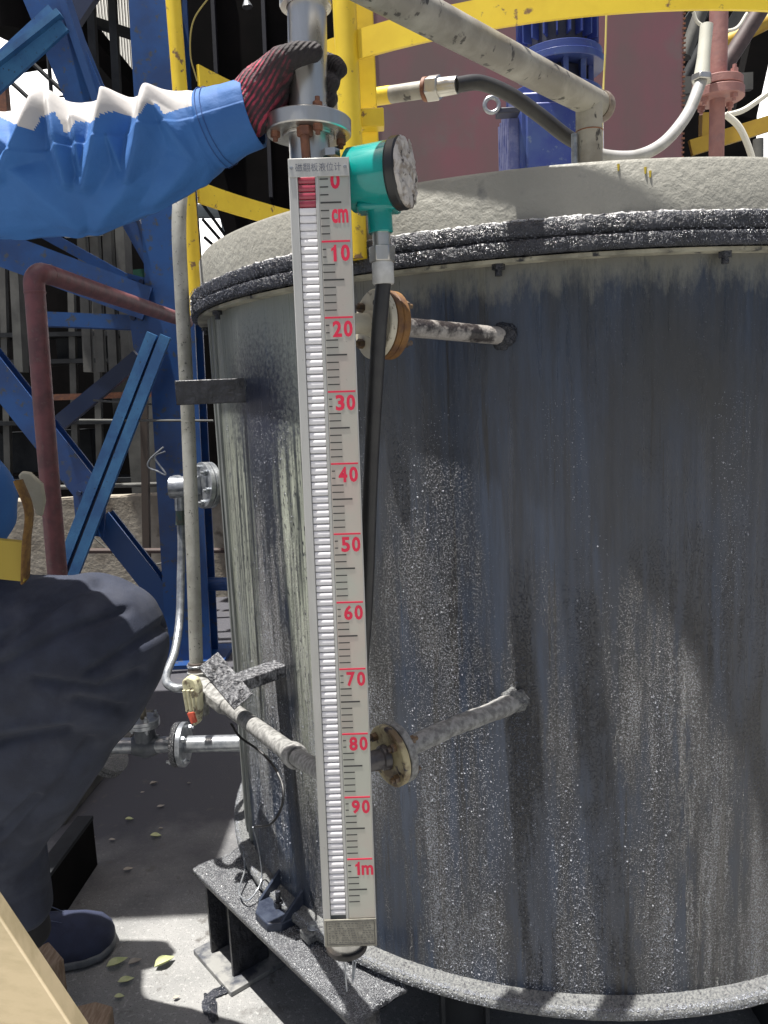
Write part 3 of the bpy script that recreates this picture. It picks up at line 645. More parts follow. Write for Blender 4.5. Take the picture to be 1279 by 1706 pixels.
gl_ = thing('cable_gland', 'hexagonal white and steel cable gland under the teal head', 'cable gland', nb+V((0, 0, -.07)))
gz = lambda d: nb+V((.0004, 0, -d))
obj('thread_neck', MB().cyl(gz(-.004), gz(.018), .0125, seg=24), steel, gl_)
obj('hex_nut', MB().hexa(gz(.017), gz(.038), .0185), steel, gl_, bev=.0015)
obj('sleeve', MB().tube([gz(.038), gz(.040), gz(.066), gz(.068)], [.014, .0152, .0152, .014], 28), mat('white_sleeve', (.58, .58, .56), (.45, .45, .43), scale=40, rough=.4, c3=(.06, .05, .05), s3=70, lo3=.7, hi3=.73), gl_)
ce = gz(.066)
solo('black_cable', MB().tube(arc([ce, W(632, 540, 1.105), W(627, 620, 1.11), W(621, 720, 1.12), W(616, 830, 1.13), W(612, 950, 1.14), W(606, 1060, 1.15), W(598, 1150, 1.16)]), .0108, 20), rubber,
     'thick black cable hanging from the teal head down beside the gauge', 'cable')

# ------------------------------------------------------------------ riser, drain pipe and valve to the left of the gauge
YR = 1.86
rs = thing('grey_riser_pipe', 'speckled grey vertical pipe rising left of the tank', 'pipe', W(325, 1120, YR-.02))
obj('pipe', MB().tube(arc([W(327, 1112, YR-.04), W(322, 950, YR-.03), W(313, 700, YR), W(303, 500, YR), W(298, 390, YR), W(301, 320, YR+.02), W(312, 270, YR+.06), W(330, 215, YR+.12)]), .0165, 20), conduit, rs, ang=80)
obj('lower_sleeve', MB().tube([W(327, 1104, YR-.04), W(329, 1165, YR-.05)], .021, 20), mat('brown_black_pipe', (.06, .05, .045), (.12, .10, .09), scale=30, rough=.4, bump=.4), rs)
obj('clamp_ring', MB().disc(W(327, 1110, YR-.04), (0, 0, 1), .023, .006, .016), galv, rs)
obj('clamp_ring', MB().disc(W(327, 1122, YR-.04), (0, 0, 1), .023, .005, .016), galv, rs)
dp = thing('drain_pipe', 'dust-caked pipe sloping from the valve to the back of the gauge', 'pipe', W(440, 1240, 1.5))
A_, B_ = W(340, 1148, YR-.08), W(372, 1172, YR-.12)
cend = cT+(cBm-cT)*((W(540, 1285, 1.13).z-cT.z)/(cBm.z-cT.z))
P1, P2, P3 = B_, W(495, 1262, 1.27), W(540, 1287, 1.14)
obj('pipe', MB().tube([P1, P2], .0175, 24), dustpipe, dp)
obj('union_nut', MB().hexa(A_+(B_-A_)*.1, B_+(P2-P1)*.06, .026), dustpipe, dp, bev=.004)
dd = (P2-P1).normalized()
obj('coupling', MB().tube([P2-dd*.05, P2-dd*.03, P2-dd*.006, P2], [.018, .022, .0225, .020], 24), dustpipe, dp)
obj('end_pipe', MB().tube([P2, P3, P3+dd*.03], .0150, 24), dustpipe, dp)
obj('tee', MB().tube([W(318, 1140, YR-.06), W(350, 1152, YR-.09)], .026, 24).tube([W(329, 1120, YR-.05), W(332, 1190, YR-.06)], .024, 24), dustpipe, dp)
vh = thing('valve_handle', 'chipped cream valve handle with a red tip beside the riser foot', 'valve handle', W(315, 1190, YR-.13))
hx = W(300, 1128, YR-.12); 
pl = [(-.018, .012), (.0, .026), (.022, .022), (.030, .0), (.028, -.05), (.020, -.088), (.006, -.098), (-.006, -.070), (-.014, -.03)]
obj('lever', MB().prism(pl, W(312, 1145, YR-.13), V((.9, -.4, 0)).normalized(), V((0, 0, 1)), V((.4, .9, 0)).normalized(), .022), mat('chipped_cream_paint', (.52, .50, .34), (.16, .13, .09), scale=45, lo=.5, hi=.58, rough=.5, bump=.6, bscale=60), vh, bev=.005)
for k in range(3): obj('rib', MB().cyl(W(306+k*7, 1150, YR-.145), W(312+k*6, 1185, YR-.145), .004, seg=8), MATS['chipped_cream_paint'], vh)
obj('red_tip', MB().prism([(-.008, -.066), (.012, -.06), (.018, -.084), (.002, -.09)], W(312, 1145, YR-.134), V((.9, -.4, 0)).normalized(), V((0, 0, 1)), V((.4, .9, 0)).normalized(), .004), mat('red_dab', (.6, .1, .06), rough=.5), vh)
solo('flexible_hose', MB().tube(arc([W(299, 852, 2.06), W(302, 900, 2.05), W(301, 960, 2.03), W(299, 1030, 1.98), W(291, 1085, 1.9), W(278, 1120, 1.84), W(278, 1138, 1.80), W(292, 1146, 1.78), W(310, 1146, 1.79)]), .0105, 16), galv,
     'thin grey braided hose dropping from the side valve to the riser foot', 'hose')
solo('loose_wire', MB().tube(arc([W(385, 1206, 1.7), W(400, 1228, 1.66), W(440, 1258, 1.6), W(468, 1300, 1.55), W(470, 1340, 1.52), W(452, 1372, 1.55), W(425, 1377, 1.6)]), .0028, 8), blackplastic, 'thin black wire looping down the tank from the sloping pipe', 'wire')
solo('tie_wire', MB().tube(arc([G(406, 1420, ZB+.01), G(407, 1450, ZB-.0), G(398, 1485, ZB-.01), G(412, 1500, ZB-.01), G(430, 1480, ZB+.0), G(436, 1455, ZB+.02), G(430, 1410, ZB+.10), G(421, 1378, ZB+.16)]), .002, 8), galv, 'pale wire loop lying over the beam and tank foot', 'wire')

# side outlet with flange and elbow (upper left)
sv = thing('side_outlet', 'galvanised elbow and bolted flange on the left side of the tank', 'pipe fitting', W(340, 850, 2.1))
o1 = W(398, 806, 2.12); o2 = W(345, 808, 2.06); axv = (o2-o1).normalized()
obj('stub_pipe', MB().cyl(o1, o2, .036, seg=28), galv, sv)
fc_ = W(352, 808, 2.06)
obj('flange', MB().disc(fc_, axv, .062, .014, .0), galv, sv); obj('flange', MB().disc(fc_+axv*.016, axv, .062, .014, .0), galv, sv)
bolts(sv, fc_, axv, .048, 6, .008, 0, .03, galv, ph=.3)
obj('elbow', MB().tube([fc_+axv*.03, W(303, 812, 2.06)+V((0, 0, 0)), W(284, 812, 2.06)], [.026, .030, .030], 24).cyl(W(299, 815, 2.06), W(300, 850, 2.06), .014), galv, sv)
obj('end_collar', MB().disc(W(290, 812, 2.06), -axv, .033, .016), galv, sv)
obj('hose_tail', MB().cyl(W(300, 845, 2.06), W(300, 875, 2.05), .012), mat('verdigris', (.06, .11, .09), (.1, .1, .08), scale=80, rough=.5), sv)
# bottom outlet line with valve
ln = thing('bottom_outlet_line', 'galvanised pipe with gate valve and bolted flanges low left of the tank', 'pipe line', G(290, 1330, 0))
p0 = W(392, 1238, 1.98); p1 = W(184, 1243, 2.0); ax2 = (p1-p0).normalized(); p0 = p0-ax2*.1
obj('pipe', MB().cyl(p0, W(306, 1240, 1.99), .0225, seg=28), galv, ln); obj('pipe', MB().cyl(W(295, 1240, 1.99), p1, .0215, seg=28), galv, ln)
fcl = W(310, 1240, 1.99)
obj('flange', MB().disc(fcl, ax2, .060, .014), galv, ln); obj('flange', MB().disc(fcl+ax2*.017, ax2, .060, .014), tarsheet, ln)
bolts(ln, fcl, ax2, .046, 4, .008, 0, .031, galv, ph=.7)
vb = W(243, 1241, 2.0)
obj('valve_body', MB().tube([vb-ax2*-.035, vb, vb+ax2*-.035], [.026, .036, .026], 24).tube([vb, vb+V((0, 0, .055))], [.033, .026], 24), mat('cast_grey_valve', (.12, .13, .15), (.08, .09, .1), scale=40, rough=.45, metal=.4, bump=.4), ln)
bf = vb+V((0, 0, .055))
obj('bonnet', MB().disc(bf, (0, 0, 1), .042, .011).disc(bf+V((0, 0, .0115)), (0, 0, 1), .042, .010), galv, ln)
bolts(ln, bf, V((0, 0, 1)), .033, 4, .007, 0, .022, galv, ph=.5, name='bonnet_bolt')
obj('stem', MB().cyl(bf+V((0, 0, .02)), bf+V((0, 0, .09)), .009), mat('brassy_stem', (.2, .18, .14), rough=.4, metal=.7), ln)
fe = W(184, 1256, 2.02); obj('end_flange', MB().disc(fe, V((-.5, .1, -.5)), .058, .014).disc(fe+V((-.5, .1, -.5)).normalized()*.016, V((-.5, .1, -.5)), .058, .014), tarsheet, ln)
# ------------------------------------------------------------------ on top of the tank
def pipe(name, label, cat, pts, r, m, seg=20, group=None, **k): return solo(name, MB().tube(pts, r, seg), m, label, cat, group, **k)
# big grey pipe with tee
hp = thing('grey_overhead_pipe', 'thick chipped grey pipe slanting across the top to a capped tee post', 'pipe', W(981, 278, 1.47))
tJ = W(981, 168, 1.46); far = W(1004, 168, 1.455); near = W(545, -62, 1.0); ad = (near-tJ).normalized()
obj('slanted_pipe', MB().tube([near, tJ-ad*.045, tJ-ad*.050], [.0245, .0245, .0215], 32), pipegrey, hp)
obj('collar', MB().lathe(tJ-ad*.042, -ad, [(.0, -.012), (.0262, -.012), (.0275, 0), (.0262, .008), (.012, .010), (.0, .010)], 32), mat('worn_brown_pipe_end', (.26, .22, .18), (.12, .09, .07), scale=30, rough=.45, bump=.3), hp)
ft = V((tJ.x, tJ.y, ZC))
obj('post', MB().cyl(ft, tJ, .0235, seg=32), pipegrey, hp)
obj('weld_bead', MB().lathe(ft+V((0, 0, (tJ.z-ft.z)*.66)), (0, 0, 1), [(.022, -.002), (.0252, 0), (.022, .002)], 32), brownrust, hp)
obj('small_tube', MB().cyl(ft+V((-.029, -.01, 0)), ft+V((-.029, -.01, .095)), .006, seg=14), galv, hp)
# conduit stub, hose left and hose right
cs = thing('conduit_union', 'silver conduit with yellow dab and hex union right of the yellow post', 'conduit', W(700, 170, 1.6))
q0, q1 = W(552, 172, 1.62), W(716, 148, 1.52)
qa = (q1-q0).normalized()
obj('conduit', MB().cyl(q0, q1, .0155, seg=24), pipegrey, cs)
obj('yellow_dab', MB().cyl(q0+(q1-q0)*.34, q0+(q1-q0)*.62, .0160, seg=24), yellow, cs)
obj('lock_ring', MB().disc(q1-qa*.012, qa, .021, .008), brownrust, cs)
obj('hex_union', MB().hexa(q1-qa*.004, q1+qa*.02, .023), steel, cs, bev=.002)
obj('ferrule', MB().tube([q1+qa*.02, q1+qa*.055], [.0165, .015], 24), steel, cs)
qe = q1+qa*.05
pipe('black_hose', 'black flexible hose drooping from the union behind the tee post', 'hose', arc([qe, W(800, 138, 1.52), W(850, 158, 1.53), W(900, 193, 1.54), W(945, 228, 1.55), W(985, 248, 1.56)]), .0135, rubber)
pipe('grey_hose', 'pale grey flexible hose curving up from the tee post to the pink pipe', 'hose', arc([W(985, 250, 1.56), W(1010, 260, 1.56), W(1060, 260, 1.57), W(1105, 238, 1.59), W(1145, 190, 1.62), W(1168, 135, 1.65)]), .0115, cable2)
cd2 = thing('white_conduit', 'white conduit with hex union standing just left of the pink pipe', 'conduit', W(1170, 140, 1.66))
e0, e1 = W(1168, 137, 1.65), W(1177, 42, 1.66)
obj('hex_union', MB().hexa(e0, e0+(e1-e0)*.12, .021), steel, cd2, bev=.002)
obj('tube', MB().tube([e0+(e1-e0)*.1, e0+(e1-e0)*.45, e1], [.0155, .0125, .0125], 20), mat('white_conduit', (.62, .62, .54), (.5, .5, .44), scale=10, rough=.5), cd2)
# pink pipe with flanges
pk = thing('pink_flanged_pipe', 'pink primer vertical pipe with a pair of flanges at right', 'pipe', (W(1193, 268, 1.72).x, W(1193, 268, 1.72).y, ZC))
pb = W(1193, 272, 1.72); pb.z = ZC; pt_ = pb+V((0, 0, 1.0)); zf = W(1197, 150, 1.72).z
obj('pipe', MB().cyl(pb, V((pb.x, pb.y, zf+.02)), .0155, seg=24).cyl(V((pb.x, pb.y, zf+.01)), pt_, .0185, seg=24), pinkp, pk)
obj('upper_flange', MB().disc(V((pb.x, pb.y, zf+.002)), (0, 0, 1), .050, .016), pinkp, pk)
obj('lower_flange', MB().disc(V((pb.x, pb.y, zf-.020)), (0, 0, 1), .053, .018), pinkp, pk)
bolts(pk, V((pb.x, pb.y, zf-.02)), V((0, 0, 1)), .040, 4, .008, 0, .038, pinkp, ph=.5)
obj('base_flange', MB().disc(V((pb.x, pb.y, ZC+.001)), (0, 0, 1), .052, .014), pinkp, pk)
bolts(pk, V((pb.x, pb.y, ZC+.004)), V((0, 0, 1)), .041, 4, .009, 0, .011, pinkp, ph=.3, name='base_bolt')

# gear motor
gx = W(916, 262, 1.95); gm_ = thing('gear_motor', 'deep blue gear motor standing on the tank cover', 'motor', (gx.x, gx.y, ZC))
GX, GY = gx.x, gx.y
obj('mount_ring', MB().disc((GX, GY, ZC), (0, 0, 1), .118, .03), mat('dark_navy_base', (.035, .04, .08), (.02, .02, .03), scale=20, rough=.4), gm_)
obj('mount_neck', MB().tube([(GX, GY, ZC+.03), (GX, GY, ZC+.09)], [.085, .08], 40), darkm, gm_)
zg0 = ZC+.085; zg1 = W(900, 150, 1.85).z
obj('gearbox', MB().prism([(-.090, -.095), (.095, -.095), (.108, -.075), (.108, .095), (-.090, .095)], V((GX, GY, zg0)), V((1, 0, 0)), V((0, 1, 0)), V((0, 0, 1)), zg1-zg0), motor, gm_, bev=.006)
obj('front_cover', MB().box((GX+.006, GY-.099, (zg0+zg1)/2-.005), (.165, .010, (zg1-zg0)*.82)), motor, gm_, bev=.004)
for k in range(7): obj('cooling_fin', MB().box((GX-.100, GY-.08+k*.026, (zg0+zg1)/2), (.022, .006, (zg1-zg0)*.85)), mat('lilac_dusty_blue', (.22, .24, .42), (.1, .12, .3), scale=30, rough=.5), gm_)
obj('top_flange', MB().disc((GX+.01, GY, zg1), (0, 0, 1), .112, .020), motor, gm_)
zm = W(925, 92, 1.9).z
obj('lantern', MB().tube([(GX+.02, GY, zg1+.02), (GX+.02, GY, zm-.02)], [.075, .06], 30), darkm, gm_)
for k in range(5):
    q = rad(200+k*35); obj('lantern_rib', MB().box((GX+.02+math.cos(q)*.075, GY+math.sin(q)*.075, (zg1+zm)/2), (.012, .02, zm-zg1-.02)), motor, gm_)
obj('motor_flange', MB().disc((GX+.024, GY, zm-.018), (0, 0, 1), .105, .016).disc((GX+.024, GY, zm+.0), (0, 0, 1), .100, .016), motor, gm_)
mt = MB(); mt.tube([(GX+.02, GY, zm+.016), (GX+.02, GY, zm+.32)], .072, 40); obj('motor_body', mt, darkm, gm_)
for k in range(20):
    q = rad(k*18+5); e_ = V((math.cos(q), math.sin(q), 0)); obj('motor_fin', MB().box(V((GX+.02, GY, zm+.17))+e_*.082, (.026, .004, .27), (e_, V((-e_.y, e_.x, 0)), V((0, 0, 1)))), motor, gm_)
eb = W(838, 186, 1.84)
obj('bracket', MB().box(eb+V((.012, .01, 0)), (.05, .04, .012), (V((1, 0, 0)), V((0, 1, 0)), V((0, 0, 1)))), darkm, gm_, bev=.002)
ey_ = MB(); ec = W(819, 175, 1.83); ey_.tube([ec+V((math.cos(q)*.016, -.35*math.sin(q)*.016*0, math.sin(q)*.016)) for q in [2*math.pi*k/24 for k in range(25)]], .0048, 10, caps=False)
obj('eye_bolt', ey_, galv, gm_)
nd = G(0, 0) if False else None
# yellow guard rail round the tank rim
rail = thing('guard_rail', 'yellow steel guard rail with flat bands standing round the tank rim', 'guard rail', tp(20, RF, ZT-.02))
def yband(px0, deg0, deg1, z, h=.045, R=RF+.0, t=.006):
    m_ = MB(); n_ = 60; vs = []; fs = []
    for k in range(n_+1):
        q = deg0+(deg1-deg0)*k/n_
        for (r_, z_) in ((R-t, z), (R, z), (R, z+h), (R-t, z+h)): vs.append(tp(q, r_, z_))
    for k in range(n_):
        for i in range(4): j = (i+1) % 4; fs.append((k*4+i, k*4+j, k*4+4+j, k*4+4+i))
    fs.append((0, 1, 2, 3)); fs.append(tuple(n_*4+i for i in (3, 2, 1, 0))); return m_.add(vs, fs)
def raildeg(px, py, R=RF+.0):
    w_ = wallhit(px, py, R); return math.degrees(math.atan2(-(w_.x-TC.x), -(w_.y-TC.y))), w_.z
dA, zA = raildeg(604, 82); dRt, zR = raildeg(1120, 26)
obj('band', yband(0, dA+6, -70, (zA*.4+zR*.6)-.0), yellow, rail)
zlo = zR
# posts
pA = wallhit(592, 400, RF+.004)
obj('post', MB().tube([V((pA.x, pA.y, ZT-.03)), V((pA.x, pA.y, ZT+1.1))], .0195, 24), yellow, rail, ang=60)
pB = tp(dA-2.6, RF+.03, 0)
pB = W(617, 250, pA.y+.06)
obj('post', MB().bar(V((pB.x, pB.y, ZT-.01)), V((pB.x, pB.y, ZT+1.1)), .03, .012, V((0, 1, 0))), yellow, rail, bev=.002)
obj('clip', MB().box(W(620, 200, pA.y+.03), (.04, .03, .03)), yellow, rail, bev=.002)
pC = W(322, 440, 2.16); zc1 = pC.z
obj('post', MB().tube([V((pC.x, pC.y, ZT-.02)), V((pC.x, pC.y, ZT+1.1))], .0195, 24), yellow, rail, ang=60)
# two bands behind the gauge, going round the back from the left post
def backband(y0, y1, Y0, Y1, h):
    a_ = W(330, y0, Y0); b_ = W(500, y1, Y1); m_ = MB(); b_.z = a_.z; n_ = 24; vs = []; fs = []
    mid = (a_+b_)/2+V((-.02, .02, 0)); c_ = []
    for k in range(n_+1):
        t = k/n_; c_.append(a_*(1-t)**2+mid*2*t*(1-t)+b_*t*t)
    for k, p in enumerate(c_):
        tg = (c_[min(k+1, n_)]-c_[max(k-1, 0)]).normalized(); nn = V((-tg.y, tg.x, 0))*.004
        vs += [p+nn+V((0, 0, h/2)), p-nn+V((0, 0, h/2)), p-nn-V((0, 0, h/2)), p+nn-V((0, 0, h/2))]
    for k in range(n_):
        for i in range(4): j = (i+1) % 4; fs.append((k*4+i, k*4+j, k*4+4+j, k*4+4+i))
    fs.append((0, 1, 2, 3)); fs.append(tuple(n_*4+i for i in (3, 2, 1, 0))); return m_.add(vs, fs)
obj('band', backband(320, 360, 2.16, 2.55, .056), yellow, rail)
obj('band', backband(125, 185, 2.16, 2.5, .052), yellow, rail)
pipe('hanging_wire', 'thin dark cord looping over the left yellow post', 'wire', arc([W(352, -10, 2.1), W(322, 35, 2.1), W(317, 90, 2.1), W(328, 135, 2.1)]), .002, mat('olive_cord', (.25, .2, .05), rough=.6), 6)
pipe('pull_rope', 'thin yellow cord hanging in front of the pink plate', 'cord', arc([W(1010, 25, 1.6), W(1008, 90, 1.6), W(1005, 150, 1.6), W(1003, 250, 1.58), W(1012, 262, 1.56)]), .0019, mat('cord_yellow', (.6, .5, .15), rough=.6), 6)

# ------------------------------------------------------------------ background: pink primed steel box, pipe rack and shed
YP = 3.3
bxp = thing('pink_steel_hopper', 'large pink-primed steel plate wall behind the tank top', 'steel plate', G(860, 1250, 0) if False else V((W(880, 300, YP).x, YP, 0)))
xl, xr = W(622, 200, YP).x, W(1138, 150, YP).x; xm = W(668, 150, YP).x
def vpl(x0, x1, y, z0, z1, t=.02): return MB().box(((x0+x1)/2, y+t/2, (z0+z1)/2), (x1-x0, t, z1-z0))
obj('plate', vpl(xl, xr, YP, .3, 4.2), rustplate, bxp)
obj('side_plate', MB().box((xr-.01, YP+.52, 2.25), (.02, 1.0, 3.9)), rustplate, bxp)
tw = MB()
for k in range(150):
    z = 1.5+k*.018; tw.box((xr+.000, YP-.002, z), (.008+.006*random.random(), .008, .006))
    tw.box((xl+.002, YP-.003, z), (.012+.006*random.random(), .012, .010))
obj('weld_scars', tw, brownrust, bxp, kind='stuff')
obj('edge_angle', MB().box((xl-.02, YP+.02, 2.25), (.035, .06, 3.9)), mat('dark_rust', (.06, .03, .025), (.1, .05, .03), scale=20, rough=.7), bxp)

# right: pipe rack seen past the plate
def YW(px, py, Y): return W(px, py, Y)
for i, (a, b_, r_, mm, lb) in enumerate((((1140, 95, 4.2), (1185, -30, 4.2), .034, mgrey, 'grey pipe slanting up just right of the pink plate edge'),
        ((1132, 150, 4.4), (1205, 10, 4.4), .030, dgrey, 'dark pipe slanting behind the white conduit'),
        ((1198, 125, 4.0), (1290, -20, 4.0), .040, mat('brown_black_steel', (.05, .035, .035), (.09, .06, .06), scale=12, rough=.6), 'dark brown pipe slanting up right of the pink pipe'),
        ((1196, 78, 4.6), (1310, 20, 4.6), .040, oldyellow, 'dull yellow tube slanting up behind the brown pipe'))):
    pipe('slanted_pipe', lb, 'pipe', [W(*a), W(*b_)], r_, mm)
yr = thing('yellow_stair_rail', 'dull yellow flat rail and post low behind the pink pipe', 'rail', W(1200, 260, 3.4))
obj('rail', MB().bar(W(1150, 247, 3.4), W(1300, 200, 3.4), .02, .062, V((0, 0, 1))), oldyellow, yr)
obj('post', MB().bar(W(1175, 190, 3.42), W(1174, 235, 3.42), .04, .04), oldyellow, yr)
solo('grey_crossbar', MB().bar(W(1133, 144, 3.9), W(1252, 136, 3.9), .03, .075, V((0, 0, 1))), mgrey, 'short pale grey crossbar behind the pink flanges', 'steel bar')
pipe('cream_cable', 'cream cable curving down right of the pink pipe', 'cable', arc([W(1208, 190, 2.3), W(1230, 210, 2.3), W(1245, 240, 2.3), W(1256, 275, 2.3)]), .009, whitecable, 10)
pipe('cream_cable', 'cream cable running up to the right edge', 'cable', arc([W(1205, 193, 2.4), W(1235, 185, 2.4), W(1262, 168, 2.4), W(1300, 140, 2.4)]), .008, whitecable, 10)
pipe('thin_white_wire', 'thin white wire sagging between pipes above the pink flange', 'wire', arc([W(1155, 20, 2.8), W(1163, 38, 2.8), W(1190, 50, 2.8), W(1225, 48, 2.8), W(1245, 22, 2.8)]), .006, whitecable, 8)
solo('leaning_dark_beam', MB().bar(W(1235, 200, 4.8), W(1275, 20, 4.8), .1, .13), dark, 'black leaning steel beam near the right edge', 'steel beam')
solo('pale_pipe_stub', MB().cyl(W(1263, 232, 2.6), W(1263, 290, 2.6), .016), mgrey, 'short pale pipe stub at the right edge above the cover', 'pipe')
rackw = thing('dark_pipe_rack', 'dark steel framework filling the upper right background', 'framework', V((3.2, 6.0, 0)))
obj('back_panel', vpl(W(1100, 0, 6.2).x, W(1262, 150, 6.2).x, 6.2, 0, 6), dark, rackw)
obj('stringer', MB().bar(W(1139, 60, 5.5), W(1230, -80, 5.5), .1, .12), dgrey, rackw)
obj('stringer', MB().bar(W(1139, 180, 5.5), W(1260, -20, 5.5), .06, .1), mgrey, rackw)

# shed hopper behind the hand
sh_ = thing('dark_hopper', 'black steel hopper hanging in the shade behind the gauge top', 'hopper', V((W(480, 300, 4.6).x, 4.6, 0)))
pts = [(291, -300), (700, -300), (660, 480), (470, 480), (400, 420), (376, 392), (352, 318), (330, 300), (300, 290)]
q = [W(x, y, 4.6) for x, y in pts]; m_ = MB(); k = len(q)
m_.add(q+[p+V((.2, 1.6, 0)) for p in q], [tuple(range(k)), tuple(range(k, 2*k))[::-1]]+[(i, (i+1) % k, k+(i+1) % k, k+i) for i in range(k)])
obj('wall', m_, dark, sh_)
for xx in (345, 430, 560): obj('stiffener', MB().bar(W(xx, -200, 4.58), W(xx+22, 330 if xx > 400 else 250, 4.58), .05, .02), mat('dark_blue_grey', (.02, .022, .03), rough=.6), sh_)
obj('lamp_glint', MB().tube([W(410, 0, 4.5), W(412, 12, 4.5)], [.012, .03], 14), galv, sh_)
solo('distant_duct', MB().cyl(W(330, 352, 6.5), W(398, 352, 6.5), .055).cyl(W(378, 360, 6.5), W(392, 430, 6.5), .06), mat('pale_blue_grey_duct', (.35, .4, .42), rough=.5), 'pale grey duct bend far behind the left yellow post', 'duct')
for i in range(3): pipe('scaffold_tube', ('topmost', 'middle', 'lowest')[i]+' of three thin scaffold tubes left of the dark hopper', 'tube', [W(334+i*3, 335+i*30, 6), W(395, 420+i*12, 6)], .012, dgrey, 8, group='scaffold tubes in the bright gap')
solo('green_beam', MB().bar(W(130, 468, 6.0), W(372, 443, 6.0), .05, .07, V((0, 0, 1))), green, 'thin dark green beam crossing far behind the blue frame', 'steel beam')

# blue steel frame
bf_ = thing('blue_steel_frame', 'bright blue steel frame of columns, beams and braces at left', 'steel frame', V((W(300, 1075, 4.2).x, 4.2, 0)))
YB = 4.2
def bI(a, b_, h, w, m=blue, name='beam', Y0=YB, Y1=None, kind='I', hint=None, t=.014):
    return obj(name, MB().ibeam(W(a[0], a[1], Y0), W(b_[0], b_[1], Y1 or Y0), h, w, t, hint or V((0, -1, 0)), kind), m, bf_)
def bB(a, b_, w, d=.05, m=blue, name='brace', Y0=YB, Y1=None):
    return obj(name, MB().bar(W(a[0], a[1], Y0), W(b_[0], b_[1], Y1 or Y0), w, d, V((0, -1, 0))), m, bf_)
colA, colB = W(256, -150, YB), W(321, 1082, YB)
obj('column', MB().ibeam(V((colB.x, YB, 0)), V((colB.x, YB, 4.6)) if False else V((colA.x, YB, colA.z)), .2, .245, .016, V((0, -1, 0))), blue, bf_)
obj('column_rib', MB().bar(W(288, -100, YB-.05), W(300, 460, YB-.05), .07, .03, V((0, -1, 0))), mat('dark_navy_paint', (.012, .025, .07), rough=.5), bf_)
bB((-60, 175), (98, 30), .14, .02, lblue, Y0=YB-.25); bB((-60, 150), (100, 22), .03, .05, lblue, Y0=YB-.27)
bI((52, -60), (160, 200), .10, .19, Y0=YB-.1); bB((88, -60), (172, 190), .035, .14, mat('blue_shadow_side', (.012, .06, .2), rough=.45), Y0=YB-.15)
bB((170, -40), (118, 38), .09, .05, MATS['dark_navy_paint'], Y0=YB+.3)
bI((-80, 385), (250, 508), .10, .17, name='beam', Y0=YB-.1)
bB((60, 382), (265, 495), .055, .05, Y0=YB+.2)
bB((205, 350), (290, 500), .08, .06, Y0=YB+.05)
bB((222, 350), (282, 470), .02, .07, MATS['dark_navy_paint'], Y0=YB-.02)
bI((70, 532), (275, 540), .1, .075, name='beam', Y0=YB+.1)
gs = [W(*p, YB-.06) for p in ((212, 455), (300, 478), (300, 690), (276, 650), (222, 580), (214, 520))]
m_ = MB(); m_.add(gs+[p+V((0, .015, 0)) for p in gs], [tuple(range(6)), tuple(range(6, 12))[::-1]]+[(i, (i+1) % 6, 6+(i+1) % 6, 6+i) for i in range(6)])
obj('gusset_plate', m_, blue, bf_)
bB((254, 556), (92, 972), .052, .03, lblue, Y0=YB-.3); bB((276, 560), (114, 980), .052, .03, lblue, Y0=YB-.3)
bB((265, 562), (103, 975), .03, .01, MATS['dark_navy_paint'], Y0=YB-.285)
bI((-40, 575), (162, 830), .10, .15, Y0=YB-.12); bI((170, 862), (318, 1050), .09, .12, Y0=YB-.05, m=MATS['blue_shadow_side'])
bB((232, 595), (96, 708), .085, .05, MATS['dark_navy_paint'], Y0=YB+.25)
gs = [W(*p, YB-.2) for p in ((120, 812), (160, 790), (175, 850), (172, 895), (128, 890))]
m_ = MB(); m_.add(gs+[p+V((0, .015, 0)) for p in gs], [tuple(range(5)), tuple(range(5, 10))[::-1]]+[(i, (i+1) % 5, 5+(i+1) % 5, 5+i) for i in range(5)])
obj('gusset_plate', m_, blue, bf_)
for (bx0, by0, yy) in [(222+14*i, 470+30*j, YB-.06) for i in range(3) for j in range(3)]+[(132, 822, YB-.2), (158, 812, YB-.2), (160, 850, YB-.2), (136, 872, YB-.2), (158, 880, YB-.2)]:
    p = W(bx0, by0, yy); obj('bolt', MB().hexa(p, p-V((0, .014, 0)), .014), MATS['dark_navy_paint'], bf_)
obj('base_plate', MB().box((colB.x, YB, .012), (.4, .36, .022)), blue, bf_)
obj('pipe_rail', MB().cyl(W(280, 973, YB), W(420, 973, YB), .038), blue, bf_)
# second column leg seen lower left edge

# low rendered wall and bits in front of it
YWL = 5.6
lw = MB(); x0_, x1_ = W(-400, 900, YWL).x, W(420, 900, YWL).x; zt = W(250, 826, YWL).z
vs = []; fs = []; nx = 80
for k in range(nx+1):
    x = x0_+(x1_-x0_)*k/nx; jz = .02*noise.noise(V((x*3, 0, 0)))
    vs += [V((x, YWL, 0)), V((x, YWL+.01*noise.noise(V((x*5, 2, 0))), zt+jz)), V((x, YWL+.2, zt+jz)), V((x, YWL+.2, 0))]
for k in range(nx):
    for i in range(4): j = (i+1) % 4; fs.append((k*4+i, k*4+j, k*4+4+j, k*4+4+i))
solo('low_rendered_wall', lw.add(vs, fs), conc_wall, 'low beige rendered wall with stains behind the blue frame', 'wall')
pipe('brown_rail', 'thin brown horizontal rod in front of the low wall', 'rod', [W(130, 918, 5.0), W(400, 917, 5.0)], .018, mat('dark_brown_rod', (.05, .03, .025), rough=.6), 10)
pipe('white_rod', 'thin pale rod lying along the top of the low wall', 'rod', [W(95, 812, 5.2), W(290, 806, 5.2)], .016, mgrey, 10)
solo('brown_post', MB().bar(W(238, 560, 5.1), W(246, 1010, 5.1), .045, .045), mat('dull_brown_post', (.07, .055, .045), rough=.8), 'narrow brown post standing before the low wall', 'post')
